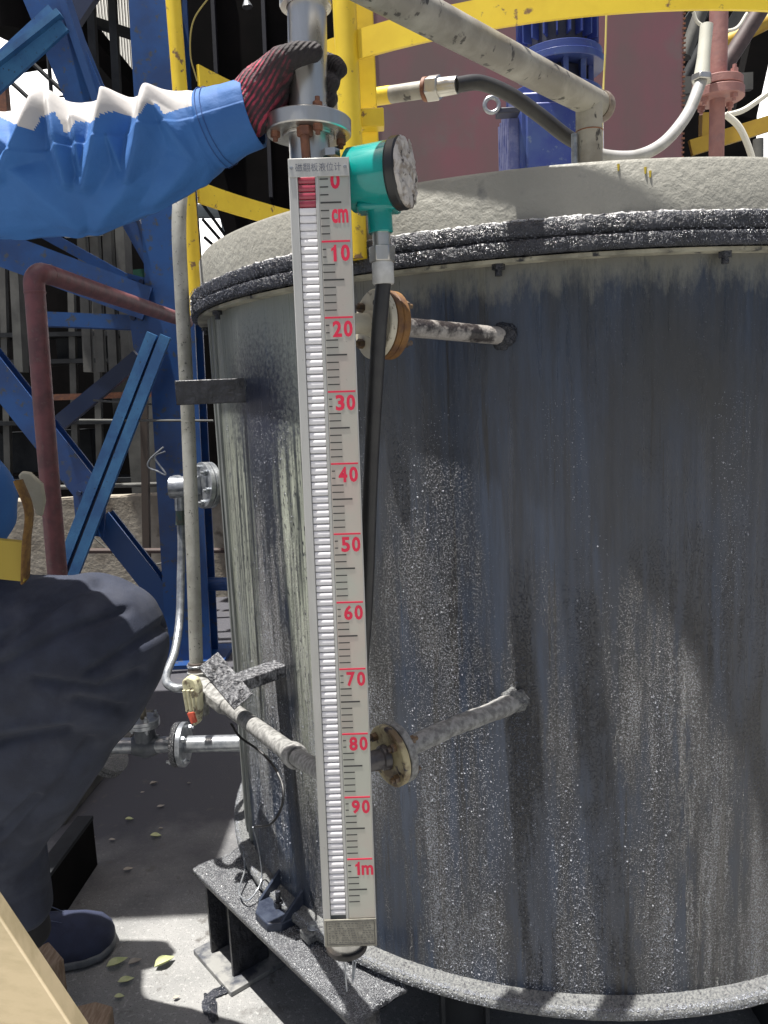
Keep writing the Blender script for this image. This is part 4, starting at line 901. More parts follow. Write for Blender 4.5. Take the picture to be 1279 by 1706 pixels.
pipe('grey_wire', 'loose pale wire loops hanging beside the blue column', 'wire', arc([W(272, 745, 4.0), W(250, 765, 4.0), W(247, 778, 4.0), W(262, 785, 4.0), W(276, 790, 4.0), W(258, 762, 4.0), W(275, 752, 4.0)]), .005, galv, 8)
pipe('grey_wire', 'loose wire drooping across the low wall', 'wire', arc([W(150, 890, 5.3), W(190, 925, 5.3), W(220, 945, 5.3), W(270, 938, 5.3), W(285, 930, 5.3)]), .006, mgrey, 8)
# clutter of cabinets behind
cabs = thing('steel_rack', 'dark steel rack of empty shelves in the shade behind the blue frame', 'rack', V((W(160, 700, 6.6).x, 6.6, 0)))
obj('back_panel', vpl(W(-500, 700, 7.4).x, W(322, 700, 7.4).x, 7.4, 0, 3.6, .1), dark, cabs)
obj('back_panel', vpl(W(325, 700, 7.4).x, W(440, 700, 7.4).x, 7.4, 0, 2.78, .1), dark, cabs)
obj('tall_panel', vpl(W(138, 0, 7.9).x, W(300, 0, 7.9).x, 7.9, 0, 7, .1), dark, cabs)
for y in (556, 600, 700, 795): obj('shelf', MB().bar(W(-60, y+6, 6.5), W(300, y, 6.5), .3, .035, V((0, 0, 1))), dgrey, cabs)
for x in (5, 118, 158, 300): obj('upright', MB().bar(W(x, 440, 6.4), W(x+10, 820, 6.4), .05, .05), mgrey, cabs)
obj('side_panel', vpl(W(180, 600, 6.6).x, W(222, 600, 6.6).x, 6.6, W(180, 745, 6.6).z, W(180, 550, 6.6).z), mgrey, cabs)
obj('side_panel', vpl(W(218, 800, 6.3).x, W(258, 600, 6.3).x, 6.3, W(218, 830, 6.3).z, W(218, 650, 6.3).z), mgrey, cabs)
for (xa, ya, xb, yb) in ((95, 555, 150, 600), (155, 555, 180, 600), (0, 715, 150, 790)):
    p = W(xa, yb, 6.55); q = W(xb, ya, 6.55); obj('bin', MB().box(((p.x+q.x)/2, 6.7, (p.z+q.z)/2), (q.x-p.x, .3, q.z-p.z)), dgrey, cabs, bev=.01)
pipe('pale_rod', 'pale rod poking out behind the light blue brace', 'rod', [W(155, 667, 4.35), W(258, 674, 4.35)], .006, mgrey, 8)
pipe('pale_rod', 'thin grey rod low behind the light blue brace', 'rod', [W(132, 700, 3.9), W(355, 701, 3.9)], .006, mgrey, 8)
solo('rusty_bar', MB().bar(W(88, 662, 4.6), W(300, 655, 4.6), .03, .035, V((0, 0, 1))), brownrust, 'rusty brown flat bar crossing behind the frame', 'steel bar')
gb = thing('grey_stair_posts', 'row of grey steel uprights behind the upper blue beams', 'framework', V((W(180, 440, 5.6).x, 5.6, 0)))
for x, w_ in ((30, .10), (142, .05), (163, .05), (185, .07), (210, .16)): obj('upright', MB().bar(W(x-8, 330, 5.6), W(x+6, 620, 5.6), w_, .06), mgrey, gb)
obj('light_strip', MB().bar(W(108, 392, 5.5), W(170, 388, 5.5), .03, .03), white, gb)
# corrugated roof sheets
cr = thing('corrugated_canopy', 'ribbed grey canopy sheet high between the blue frame members', 'canopy', V((W(180, 50, 5.5).x, 5.5, 2)))
ca_, cb_, cc2, cd_ = W(110, -60, 4.6), W(300, -60, 5.0), W(300, 190, 7.4), W(125, 45, 6.2)
m_ = MB(); vs = []; fs = []; NX, NY = 150, 2
for i in range(NX+1):
    for j in range(NY+1):
        u, v_ = i/NX, j/NY; p = (ca_*(1-u)+cb_*u)*(1-v_)+(cd_*(1-u)+cc2*u)*v_; p = p+V((0, 0, 1))*(.022*(1 if (i % 4) < 2 else -1)); vs.append(p)
for i in range(NX):
    for j in range(NY): a = i*(NY+1)+j; fs.append((a, a+NY+1, a+NY+2, a+1))
shn_ = sheetm.node_tree; tr_ = shn_.nodes.new('ShaderNodeBsdfTranslucent'); tr_.inputs[0].default_value = (.6, .6, .57, 1); mxs = shn_.nodes.new('ShaderNodeMixShader'); mxs.inputs[0].default_value = .5
out_ = [q for q in shn_.nodes if q.type == 'OUTPUT_MATERIAL'][0]; shn_.links.new(shn_.nodes['Principled BSDF'].outputs[0], mxs.inputs[1]); shn_.links.new(tr_.outputs[0], mxs.inputs[2]); shn_.links.new(mxs.outputs[0], out_.inputs[0])
obj('ribbed_sheet', m_.add(vs, fs), sheetm, cr, ang=10)
obj('edge_beam', MB().bar(W(124, 28, 5.2), W(240, 170, 5.8), .12, .1), dark, cr)
obj('purlin', MB().bar(W(120, 25, 5.2), W(230, 80, 5.2) if False else W(300, 84, 5.6), .05, .05), dgrey, cr)
for x in (148, 184): obj('hanger', MB().bar(W(x, -60, 5.0), W(x+14, 210, 5.0), .045, .045), dgrey, cr)
rw = MB();  # white slopes added far back in place of blown-out sky
rw.add([(-16, 13, 1.5), (1.5, 13, 1.5), (1.5, 25, 13.5), (-16, 25, 13.5), (-16, 13, 1.2), (1.5, 13, 1.2), (1.5, 25, 13.2), (-16, 25, 13.2)], [(0, 1, 2, 3), (4, 7, 6, 5), (0, 4, 5, 1), (1, 5, 6, 2), (2, 6, 7, 3), (3, 7, 4, 0)])
solo('sky_stand_in', rw, mat('sky_stand_in_white', (.78, .79, .80), (.70, .71, .72), scale=2, rough=.6), 'white slope added far behind, standing in for glaring sky in the gaps', 'roof')
solo('sky_stand_in', MB().add([(6, 14, 1.5), (16, 14, 1.5), (16, 26, 13), (6, 26, 13), (6, 14, 1.2), (16, 14, 1.2), (16, 26, 12.7), (6, 26, 12.7)], [(0, 1, 2, 3), (4, 7, 6, 5), (0, 4, 5, 1), (1, 5, 6, 2), (2, 6, 7, 3), (3, 7, 4, 0)]), MATS['sky_stand_in_white'], 'white slope added at the right edge, standing in for glaring sky', 'roof')
solo('added_shade_roof', MB().box((-.25, 7.0, 4.7), (1.9, 4.6, .1)), dark, 'dark roof slab added high behind the hopper to shade the background', 'roof')  # slab added to keep sun and sky light off the background
# dark bits top left, hand wheel against the sky
solo('dark_vessel_end', MB().tube([W(28, 60, 5.5), W(30, -60, 5.5)], [.14, .2], 24), dark, 'dark vessel end at the top left corner', 'vessel')
solo('dark_girder', MB().bar(W(20, 108, 5.5), W(112, 92, 5.5), .12, .07), dark, 'dark girder crossing above the bright gap at left', 'girder')
for a, b_ in (((0, 120), (82, 195)), ((48, 100), (135, 180)), ((80, 90), (88, 190)), ((118, 130), (125, 205))):
    pipe('stay_rod', {0: 'dark stay rod slanting down from the left photo edge', 48: 'long thin stay rod slanting just above the blue sleeve', 80: 'upright thin rod left of the hand wheel', 118: 'upright rod between hand wheel and blue beam'}[a[0]], 'rod', [W(*a, 5), W(*b_, 5)], .013, dgrey, 8, group='stay rods against the sky')
solo('dark_post', MB().bar(W(2, 130, 5), W(8, 200, 5), .06, .06), brownrust, 'brown post at the left edge against the sky', 'post')
hw = thing('hand_wheel', 'spoked valve hand wheel silhouetted above the sleeve at left', 'hand wheel', W(103, 215, 4.9))
hc = W(99, 172, 4.9); cr_ = [hc+V((math.cos(q)*.085, math.sin(q)*.085, .02*math.cos(q))) for q in [2*math.pi*k/28 for k in range(29)]]
obj('rim', MB().tube(cr_, .006, 8, caps=False), dark, hw)
for k in range(5): obj('spoke', MB().cyl(hc-V((0, 0, .02)), cr_[int(k*5.6)], .004, seg=6), dark, hw)
obj('stem', MB().cyl(hc, W(103, 215, 4.9), .014), dark, hw); obj('yoke', MB().box(W(102, 198, 4.9), (.06, .05, .06)), dark, hw)

# red pipe at left
rp = thing('red_oxide_pipe', 'red-brown pipe rising at left and turning toward the back', 'pipe', G(100, 1150, 0) if False else V((W(95, 950, 2.2).x, 2.2, 0)))
e_ = W(60, 462, 2.2)
pts = [W(40, 1035, 2.25), W(85, 1022, 2.22), W(98, 1000, 2.2)] + [W(95, 950, 2.2), W(74, 700, 2.2), W(58, 490, 2.2)]
obj('riser', MB().tube(pts, .0275, 24), redp, rp, ang=80)
obj('elbow', MB().tube(arc([W(58, 490, 2.2), W(57, 468, 2.2), W(66, 456, 2.21), W(82, 458, 2.26)], 6), .0285, 24), redp, rp, ang=80)
obj('weld', MB().disc(W(58, 489, 2.2), (0, 0, 1), .0295, .005), redp, rp)
obj('run', MB().tube([W(80, 457, 2.25), W(295, 530, 3.3), W(312, 536, 3.45)], .0275, 24), redp, rp, ang=80)

# unseen platform added overhead, sized to throw shade on the yard at left
gs1 = G(150, 1505, 0); gs2 = G(392, 1440, 0); hs_ = 3.6/math.tan(SUN_EL); sx_, sy_ = -math.sin(SUN_AZ)*hs_, -math.cos(SUN_AZ)*hs_
px1, py0 = gs2.x-sx_, gs1.y-sy_
pf = MB()
for k in range(7): pf.box((px1-1.6+.0*k, py0+.05+.25*k, 3.6), (3.2-.12*(k % 2), .252, .05))
solo('added_shade_platform', pf, dgrey, 'unseen platform added overhead to shade the left of the yard', 'platform')

# kerb, dark box and wood in the foreground
kb = thing('steel_step_box', 'black open box with a grey top edge beside the knee', 'box', G(90, 1500, 0))
P_ = [G(68, 1452, .14), G(140, 1362, .14), G(152, 1385, .14), G(70, 1500, .14)]
t0, t1 = G(60, 1470, .16), G(142, 1362, .16)
dk = (t1-t0).normalized(); nk = V((-dk.y, dk.x, 0))
obj('top', MB().bar(t0, t1, .05, .012, V((0, 0, 1))), dgrey, kb)
sd = MB(); r_ = nk if nk.x > 0 else -nk
obj('front', MB().box(V(((t0.x+t1.x)/2, (t0.y+t1.y)/2, .077))-r_*-.0, ((t1-t0).length, .045, .153), (dk, r_, V((0, 0, 1)))), dark, kb)
k0, k1 = G(250, 1195, 0), G(100, 1375, 0)
solo('yard_kerb', MB().bar(k0+V((0, 0, .02)), k1+V((0, 0, .02)), .035, .035, V((0, 0, 1))), mat('dull_kerb', (.12, .115, .1), (.06, .06, .055), scale=10, rough=.8, bump=.4), 'narrow worn kerb strip running back along the dark yard', 'kerb')
pa, pb_ = W(-95, 1480, .75), W(105, 1800, .62)
pa, pb_ = pa-(pb_-pa)*.8, pa+(pb_-pa)*((pa.z-.03)/(pa.z-pb_.z))
solo('timber_plank', MB().bar(pa, pb_, .075, .03, V((.2, -1, .3))), wood, 'pale wooden plank at the lower left corner', 'plank', bev=.002)
ba = G(150, 1690, .12); 
solo('timber_block', MB().prism([(-.06, -.055), (.05, -.06), (.06, .03), (.02, .055), (-.05, .05)], ba-V((0.01, .02, .12)), V((.97, .2, 0)), V((-.2, .97, 0)), V((0, 0, 1)), .12), wood2, 'rough grey-brown timber block on the ground by the shoe', 'timber block', bev=.004)
solo('timber_block', MB().box(G(25, 1650, .1), (.2, .09, .09), (V((.7, .7, 0)), V((-.7, .7, 0)), V((0, 0, 1)))), wood2, 'timber offcut half hidden behind the pale plank', 'timber block', bev=.004)

# leaves
random.seed(11)
LV = [(595/3.045, 1180+1300/3.045, 1.1, 0, .6, 'long pale leaf in the sun nearest the shoe'), (685/3.045, 1180+1292/3.045, .7, 1, .5, 'small dry curled leaf between two pale leaves'),
      (835/3.045, 1180+1298/3.045, 1.1, 0, .7, 'long pale leaf in the sun furthest right'), (640/3.045, 1180+1388/3.045, .8, 0, .3, 'pale leaf by the timber block'),
      (605/3.045, 1180+1468/3.045, .5, 0, 0, 'small pale leaf scrap right of the timber block'), (895/3.045, 1180+1472/3.045, .35, 1, .4, 'tiny leaf scrap out on the sunlit concrete'),
      (650/3.045, 1180+820/3.045, .6, 1, .2, 'curled dry leaf alone in the middle of the shade'), (790/3.045, 1180+652/3.045, .8, 0, -.1, 'green notched leaf on the dark ground'),
      (655/3.045, 1180+567/3.045, .6, 0, 0, 'small green oval leaf near the black box'), (780/3.045, 1180+385/3.045, .65, 1, .6, 'dry leaf just below the outlet line'),
      (815/3.045, 1180+500/3.045, .55, 1, .4, 'grey dry leaf below the bolted flange'), (568/3.045, 1180+670/3.045, .45, 1, 0, 'small grey leaf beside the black box'),
      (470/3.045, 1180+662/3.045, .4, 1, 1, 'upright dry leaf touching the black box corner'), (815/3.045, 1180+614/3.045, .35, 1, .2, 'tiny dry leaf above the green notched leaf'),
      (958/3.045, 1180+382/3.045, .3, 1, 0, 'tiny pale leaf near the tank side'), (722/3.045, 1180+428/3.045, .3, 1, .3, 'tiny leaf scrap under the valve')]
for i, (x, y, s_, dry, rot, lb) in enumerate(LV):
    c_ = G(x, y, .004); L_ = .035*s_; vs = []; fs = []; nn = 7; ang_ = rot
    ex = V((math.cos(ang_), math.sin(ang_), 0)); ey = V((-ex.y, ex.x, 0)); cl = .5+.7*random.random()
    for k in range(nn):
        t = k/(nn-1); wd = L_*.36*math.sin(math.pi*min(1, t*1.02)**.8)+.0005
        for s2 in (-1, 0, 1):
            p = c_+ex*(L_*(t-.5)*2*.7)+ey*(wd*s2)+V((0, 0, (abs(s2)*wd*cl)+.006*s_*(t-.5)**2*4+.001)); vs.append(p)
    k0_ = len(vs); vs += [p-V((0, 0, .0006)) for p in vs]
    for k in range(nn-1):
        for s2 in (0, 1): a = k*3+s2; fs.append((a, a+1, a+4, a+3)); fs.append((k0_+a, k0_+a+3, k0_+a+4, k0_+a+1))
    solo('fallen_leaf', MB().add(vs, fs), leafd if dry else leafm, lb, 'leaf', 'fallen leaves on the yard')
# tar spill
def blob(cx, cy, rx, ry, rot, z, seed, n_=48):
    m_ = MB(); c_ = G(cx, cy, 0); vs = [c_+V((0, 0, z+.003))]; 
    for k in range(n_):
        q = 2*math.pi*k/n_; r = 1+.45*noise.noise(V((math.cos(q)*1.6, math.sin(q)*1.6, seed)))+.2*noise.noise(V((math.cos(q)*6, math.sin(q)*6, seed)))
        a, b_ = rx*r*math.cos(q), ry*r*math.sin(q); vs.append(c_+V((a*math.cos(rot)-b_*math.sin(rot), a*math.sin(rot)+b_*math.cos(rot), z)))
    return m_.add(vs, [(0, 1+k, 1+(k+1) % n_) for k in range(n_)])
sp = thing('tar_spill', 'wet black tar splashed on the concrete below the beam', 'spill', G(385, 1670, 0))
obj('puddle', blob(350, 1678, .018, .05, .3, .004, 1.3), tar, sp); obj('puddle', blob(375, 1650, .04, .018, .5, .005, 4.1), tar, sp); obj('puddle', blob(395, 1632, .03, .013, .2, .006, 6.1), tar, sp)
obj('splash', blob(352, 1502, .03, .012, .3, .004, 8.1), tar, sp) if False else None
# ------------------------------------------------------------------ the worker
def capsule(mb, a, b, ra, rb_, seg=20, k=8):
    a, b = V(a), V(b); ax, x, y = frame(b-a); L_ = (b-a).length; pts = []; rr = []
    for i in range(k+1): q = math.pi/2*(1-i/k); pts.append(a-ax*ra*math.sin(q)); rr.append(max(1e-4, ra*math.cos(q)))
    for i in range(k+1): q = math.pi/2*i/k; pts.append(b+ax*rb_*math.sin(q)); rr.append(max(1e-4, rb_*math.cos(q)))
    # keep a constant frame
    vs = []; fs = []
    for p, r in zip(pts, rr):
        for j in range(seg): t = 2*math.pi*j/seg; vs.append(p+x*(math.cos(t)*r)+y*(math.sin(t)*r))
    n_ = len(pts)
    for i in range(n_-1):
        for j in range(seg): j2 = (j+1) % seg; fs.append((i*seg+j, i*seg+j2, (i+1)*seg+j2, (i+1)*seg+j))
    fs.append(tuple(range(seg))[::-1]); fs.append(tuple((n_-1)*seg+j for j in range(seg)))
    mb.add(vs, fs)
def blend(mb, voxel, smooth, disp=None, factor=.5):
    """voxel-join the capsules into one continuous surface, soften it, then push its points"""
    me = bpy.data.meshes.new('tmp'); me.from_pydata(mb.v, [], mb.f); t = bpy.data.objects.new('tmp', me); COL.objects.link(t)
    r = t.modifiers.new('r', 'REMESH'); r.mode = 'VOXEL'; r.voxel_size = voxel
    s = t.modifiers.new('s', 'SMOOTH'); s.iterations = smooth; s.factor = factor
    dg = bpy.context.evaluated_depsgraph_get(); e = bpy.data.meshes.new_from_object(t.evaluated_get(dg))
    out = MB(); out.v = [v.co.copy() for v in e.vertices]; out.f = [tuple(p.vertices) for p in e.polygons]
    if disp:
        ns = [v.normal.copy() for v in e.vertices]; out.v = [disp(p, n_) for p, n_ in zip(out.v, ns)]
    bpy.data.objects.remove(t); return out
YA = 1.16
wrist = W(418, 178, 1.10); fore = W(180, 262, 1.14); elbow = W(-20, 300, 1.16); shoulder = W(-330, 200, 1.34)
hip = W(-210, 1115, 1.50); knee = W(150, 1085, 1.36); ankle = W(46, 1528, 1.55)
calf = W(48, 1275, 1.43); calf2 = W(8, 1400, 1.49)
chest = W(-400, 320, 1.38); pelvis = W(-270, 1060, 1.48); waist = W(-290, 740, 1.44); neck = W(-430, 60, 1.36); head = W(-420, -110, 1.33)
person = thing('person', 'worker in blue jacket and dark trousers gripping the gauge top with a gloved hand', 'person', V((hip.x, hip.y, 0)))
# continuous body under the clothes
bd = MB()
capsule(bd, wrist, fore, .030, .042); capsule(bd, fore, elbow, .042, .046); capsule(bd, elbow, shoulder, .048, .062)
capsule(bd, shoulder, chest, .07, .13); capsule(bd, chest, waist, .14, .13); capsule(bd, waist, pelvis, .13, .15); capsule(bd, pelvis, hip, .14, .10)
capsule(bd, hip, knee, .10, .065); capsule(bd, knee, calf, .065, .06); capsule(bd, calf, calf2, .06, .045); capsule(bd, calf2, ankle, .045, .032)
capsule(bd, chest, neck, .10, .06); capsule(bd, neck, head, .055, .085); capsule(bd, head, head+V((0, 0, .06)), .085, .09)
capsule(bd, head+V((.075, -.0, .0)), head+V((.105, -.0, -.012)), .012, .014)
for s_ in (-1, 1): capsule(bd, head+V((0, s_*.088, .005)), head+V((0, s_*.09, -.02)), .014, .01)
hip2 = hip+V((-.12, .25, 0)); knee2 = knee+V((-.62, .40, -.02)); ank2 = V((knee2.x-.1, knee2.y+.05, .12))
capsule(bd, pelvis, hip2, .14, .10); capsule(bd, hip2, knee2, .10, .065); capsule(bd, knee2, ank2, .065, .04)
sh2 = chest+V((-.05, .24, .10)); el2 = sh2+V((.02, .08, -.3)); wr2 = el2+V((.2, .02, -.1))
capsule(bd, chest, sh2, .12, .07); capsule(bd, sh2, el2, .06, .046); capsule(bd, el2, wr2, .045, .03)
obj('body', blend(bd, .012, 6), skin, person, ang=180)
obj('helmet', MB().lathe(head+V((0, 0, .06)), (0, 0, 1), [(0, .118), (.05, .108), (.09, .075), (.108, .02), (.112, -.005), (.13, -.012), (.13, -.018), (.104, -.012), (.1, .01), (.08, .06), (0, .1)], 40), helmetm, person)
for s_ in (-1, 1):
    obj('eye', MB().lathe(head+V((.078, s_*.032, .018)), (1, 0, 0), [(0, .012), (.008, .008), (.011, 0), (0, -.002)], 12), white, person)
obj('mouth', MB().box(head+V((.09, 0, -.045)), (.006, .05, .008)), mat('lips', (.35, .12, .1), rough=.5), person)

# sleeve: a cloth tube with drag folds
sl_c = arc([W(423, 188, 1.105), W(388, 200, 1.11), W(340, 220, 1.12), W(270, 246, 1.13), W(190, 270, 1.14), W(100, 285, 1.145), W(0, 292, 1.155), W(-110, 280, 1.18), W(-230, 240, 1.24), W(-320, 215, 1.33)], 44)
rad_s = [.0425, .0445, .053, .069, .080, .084, .084, .088, .10, .11]
NSEG = 230
def proj(p):
    d = p-C0; k = d.dot(fw); return 639.5+FPX*d.dot(rt)/k, 853-FPX*d.dot(up)/k
FOLDS = [(78, 182, 0, 292, .034, 24), (92, 180, 112, 300, .030, 20), (127, 205, 141, 312, .018, 15), (190, 182, 143, 302, .034, 24), (184, 225, 212, 296, .020, 17),
         (262, 172, 214, 292, .036, 26), (266, 185, 322, 262, .030, 19), (334, 158, 372, 244, .026, 19), (372, 238, 345, 300, .014, 20), (20, 285, 130, 372, .014, 28), (215, 300, 160, 372, .014, 28), (322, 262, 255, 335, .014, 26), (-60, 190, 20, 250, .02, 22), (-120, 180, -150, 300, .025, 28)]
WHITE = [(-500, 215), (0, 202), (30, 216), (56, 224), (68, 203), (90, 193), (102, 212), (108, 230), (116, 226), (126, 208), (150, 212), (168, 197), (184, 192), (226, 204), (245, 180), (262, 180), (272, 197), (300, 188), (338, 179), (341, 100), (600, 100)]
def sleeve():
    m_ = MB(); vs = []; fs = []; n_ = len(sl_c); px = None; cum = 0
    for i, p in enumerate(sl_c):
        t = (sl_c[min(i+1, n_-1)]-sl_c[max(i-1, 0)]).normalized()
        x = V((0, 0, 1))-t*t.z; x.normalize(); y = t.cross(x)
        if i: cum += (p-sl_c[i-1]).length
        u = i/(n_-1)*(len(rad_s)-1); k = min(int(u), len(rad_s)-2); R = rad_s[k]*(1-(u-k))+rad_s[k+1]*(u-k)
        loose = min(1, max(0, (cum-.075)/.05)); 
        for j in range(NSEG):
            a = 2*math.pi*j/NSEG          # 0 = top; the side towards the camera is where y points to -Y
            e = x*math.cos(a)+y*math.sin(a); r = R
            # zig-zag drag folds running round the arm
            side = e.y*-1
            vv = min(a, 2*math.pi-a)/math.pi; sgn = 1 if a > math.pi else .6
            fo = 0
            if a > math.pi*.95:
                qx, qy = proj(p+e*R)
                for (xa, ya, xb, yb, h_, w_) in FOLDS:
                    dx, dy = xb-xa, yb-ya; L2 = dx*dx+dy*dy; tt = max(0, min(1, ((qx-xa)*dx+(qy-ya)*dy)/L2))
                    dd = ((qx-xa)*dy-(qy-ya)*dx)/math.sqrt(L2); de = math.hypot(qx-xa-dx*tt, qy-ya-dy*tt)
                    fo = max(fo, h_*(1-.45*tt)*math.exp(-(de/(w_*(1-.3*tt)))**1.5))
            r += loose*(fo*1.25*min(1, .25+max(0, 2*math.pi-a)/1.3)-.008*(a > math.pi)*math.sin(min(math.pi, (2*math.pi-a)))**.5)
            n1_ = 1.6*noise.noise(V((cum*8, vv*1.5, 3))); n2_ = 1.6*noise.noise(V((cum*8, vv*1.5, 9)))
            R1 = (1-abs(math.sin(cum*30+vv*3.4+n1_)))**1.25; R2 = (1-abs(math.sin(cum*25-vv*3.0+1.1+n2_)))**1.25
            am = max(0, 1-(vv/.78)**2.2)*sgn
            if a <= math.pi*1.05: r += loose*(.012*am*max(R1, R2)-.005*am)*min(1, abs(a-math.pi*1.05)/.3)
            r += loose*.005*noise.fractal(V((cum*10, math.cos(a)*1.2, math.sin(a)*1.2)), 1, 2, 3)
            if cum < .075: r += .0012*noise.noise(V((cum*50, math.cos(a)*3, math.sin(a)*3)))-.0025*math.exp(-((cum-.068)/.004)**2)
            vs.append(p+e*r*(1 if math.cos(a) > 0 else 1.03))
    for i in range(n_-1):
        for j in range(NSEG): j2 = (j+1) % NSEG; fs.append((i*NSEG+j, i*NSEG+j2, (i+1)*NSEG+j2, (i+1)*NSEG+j))
    k0 = len(vs)         # inner hem, so the cuff has thickness
    for j in range(NSEG): vs.append(sl_c[1]+(vs[j]-sl_c[0])*.90)
    for j in range(NSEG): j2 = (j+1) % NSEG; fs.append((j, k0+j, k0+j2, j2))
    return m_.add(vs, fs)
jm = bpy.data.materials.new('blue_workwear'); jm.use_nodes = True
n = jm.node_tree.nodes; L = jm.node_tree.links; b = n['Principled BSDF']; tc = n.new('ShaderNodeTexCoord')
c = mix(n, L, mrange(n, L, tex(n, L, tc, 6, 4), .4, .6), (.028, .125, .36), (.022, .10, .30))
L.new(c, b.inputs['Base Color']); b.inputs['Roughness'].default_value = .75; b.inputs['Sheen Weight'].default_value = .0
bp = n.new('ShaderNodeBump'); bp.inputs['Strength'].default_value = .35; bp.inputs['Distance'].default_value = .004
L.new(tex(n, L, tc, 45, 4), bp.inputs['Height']); L.new(bp.outputs[0], b.inputs['Normal'])
wm = mat('white_workwear', (.46, .44, .43), (.40, .39, .38), scale=8, rough=.8, bump=.3, bscale=60)
slv = obj('sleeve', sleeve(), [jm, wm], person, ang=180)
# white shoulder panel along the top of the sleeve (its own cloth)
n_ = len(sl_c)
for f in slv.data.polygons:
    v0 = f.vertices[0]; i, j = divmod(v0, NSEG)
    if v0 >= n_*NSEG: continue
    a = 2*math.pi*j/NSEG; ca_v = math.cos(a); 
    qx, qy = proj(f.center+OFF[slv]); k = 0
    while k < len(WHITE)-2 and WHITE[k+1][0] < qx: k += 1
    lim = WHITE[k][1]+(WHITE[k+1][1]-WHITE[k][1])*(qx-WHITE[k][0])/(WHITE[k+1][0]-WHITE[k][0])
    if i > 78 and ((a > math.pi*.95 or a < .25) and qy < lim-7 or a <= math.pi and ca_v > .6): f.material_index = 1
stt = MB()     # cuff seam stitching
def on_sleeve(i, a, lift=.0012):
    p = sl_c[i]; t = (sl_c[i+1]-sl_c[i-1]).normalized(); x = V((0, 0, 1))-t*t.z; x.normalize(); y = t.cross(x)
    j = int(a/(2*math.pi)*NSEG) % NSEG; q = slv.data.vertices[i*NSEG+j].co+OFF[slv]; return q+(q-p).normalized()*lift
for i in (67, 74):
    pts = [on_sleeve(i, 2*math.pi*k/60) for k in range(60)]; stt.tube(pts+[pts[0]], .0005, 5, caps=False)
obj('cuff_stitching', stt, mat('dark_thread', (.02, .06, .2), rough=.8), person)

# jacket body
jb = MB(); capsule(jb, chest+V((0, 0, .05)), waist, .20, .19); capsule(jb, waist, waist*.6+pelvis*.4, .19, .185); capsule(jb, waist, W(-82, 838, 1.38), .19, .115); capsule(jb, chest, shoulder, .19, .125); capsule(jb, chest, sh2, .18, .11)
capsule(jb, sh2, el2, .09, .075); capsule(jb, el2, wr2-V((.03, 0, 0)), .075, .055)
obj('jacket', blend(jb, .014, 10, lambda p, q: p+q*(.010*noise.fractal(p*7, 1, 2, 3))), jm, person, ang=180)
# trousers
tb = MB()
capsule(tb, hip+V((0, 0, .02)), W(20, 1098, 1.42), .185, .162); capsule(tb, W(20, 1098, 1.42), W(158, 1078, 1.375), .162, .133); capsule(tb, W(160, 1076, 1.375), W(142, 1120, 1.38), .133, .13)
capsule(tb, W(142, 1120, 1.38), W(55, 1265, 1.43), .13, .12); capsule(tb, W(55, 1265, 1.43), W(-6, 1400, 1.49), .12, .092); capsule(tb, W(-6, 1400, 1.49), W(40, 1505, 1.54), .095, .062)
capsule(tb, hip, W(-60, 1260, 1.46), .18, .14); capsule(tb, W(-60, 1260, 1.46), W(0, 1420, 1.5), .13, .08)
capsule(tb, waist+V((.02, 0, -.05)), pelvis, .165, .19); capsule(tb, pelvis, hip2, .18, .15); capsule(tb, hip2, knee2, .15, .11); capsule(tb, knee2, ank2, .11, .08)
kc = W(150, 1095, 1.37)
CREASE = [(0, 1068, 131, 980), (131, 980, 165, 972), (0, 1108, 100, 1052), (100, 1052, 204, 1017), (60, 1132, 115, 1139), (115, 1139, 197, 1090), (197, 1090, 279, 1035), (118, 1139, 165, 1146), (165, 1146, 235, 1118), (130, 1165, 200, 1178), (0, 1425, 75, 1340), (75, 1340, 150, 1235), (0, 1385, 60, 1330), (-50, 1240, 110, 1215)]
def trf(p, q):
    d = p-kc; a = math.atan2(d.z, -d.x); r = math.hypot(d.x, d.z)
    # drag folds fanning from the back of the knee
    f = math.sin(a*9+2.4*noise.noise(p*4)+r*6); f = (abs(f)**.7*(1 if f > 0 else -1)); amp = .009*min(1, max(0, (r-.09)/.12))*(1 if q.y < .3 else .4)
    qx, qy = proj(p); cr_v = 0
    if q.y < .3:
        for (xa, ya, xb, yb) in CREASE:
            dx, dy = xb-xa, yb-ya; L2 = dx*dx+dy*dy; tt = max(0, min(1, ((qx-xa)*dx+(qy-ya)*dy)/L2)); ex_, ey_ = qx-xa-dx*tt, qy-ya-dy*tt
            de = math.hypot(ex_, ey_); up_ = math.hypot(qx-xa-dx*tt, qy-ya-dy*tt+13)
            cr_v = min(cr_v, -.011*math.exp(-(de/11)**2)); cr_v += .007*math.exp(-(up_/10)**2)
    return p+q*(amp*f*.35+cr_v+.005*noise.fractal(p*6, 1, 2, 3))
trm = mat('dark_denim', (.023, .029, .050), (.015, .019, .034), scale=14, rough=.85, bump=.6, bscale=420, bdist=.0012, c3=(.045, .05, .07), s3=9, lo3=.52, hi3=.75)
obj('trousers', blend(tb, .0055, 16, trf), trm, person, ang=180)
# harness straps at the waist
obj('harness_strap', MB().tube(arc([W(30, 800, 1.26), W(48, 850, 1.26), W(44, 905, 1.27), W(42, 965, 1.3)]), [.016]*37, 12, flat=.25, hint=V((0, -1, 0))), strapm, person)
obj('harness_strap', MB().bar(W(18, 900, 1.28), W(20, 965, 1.29), .045, .01, V((0, -1, 0))), strap2, person)
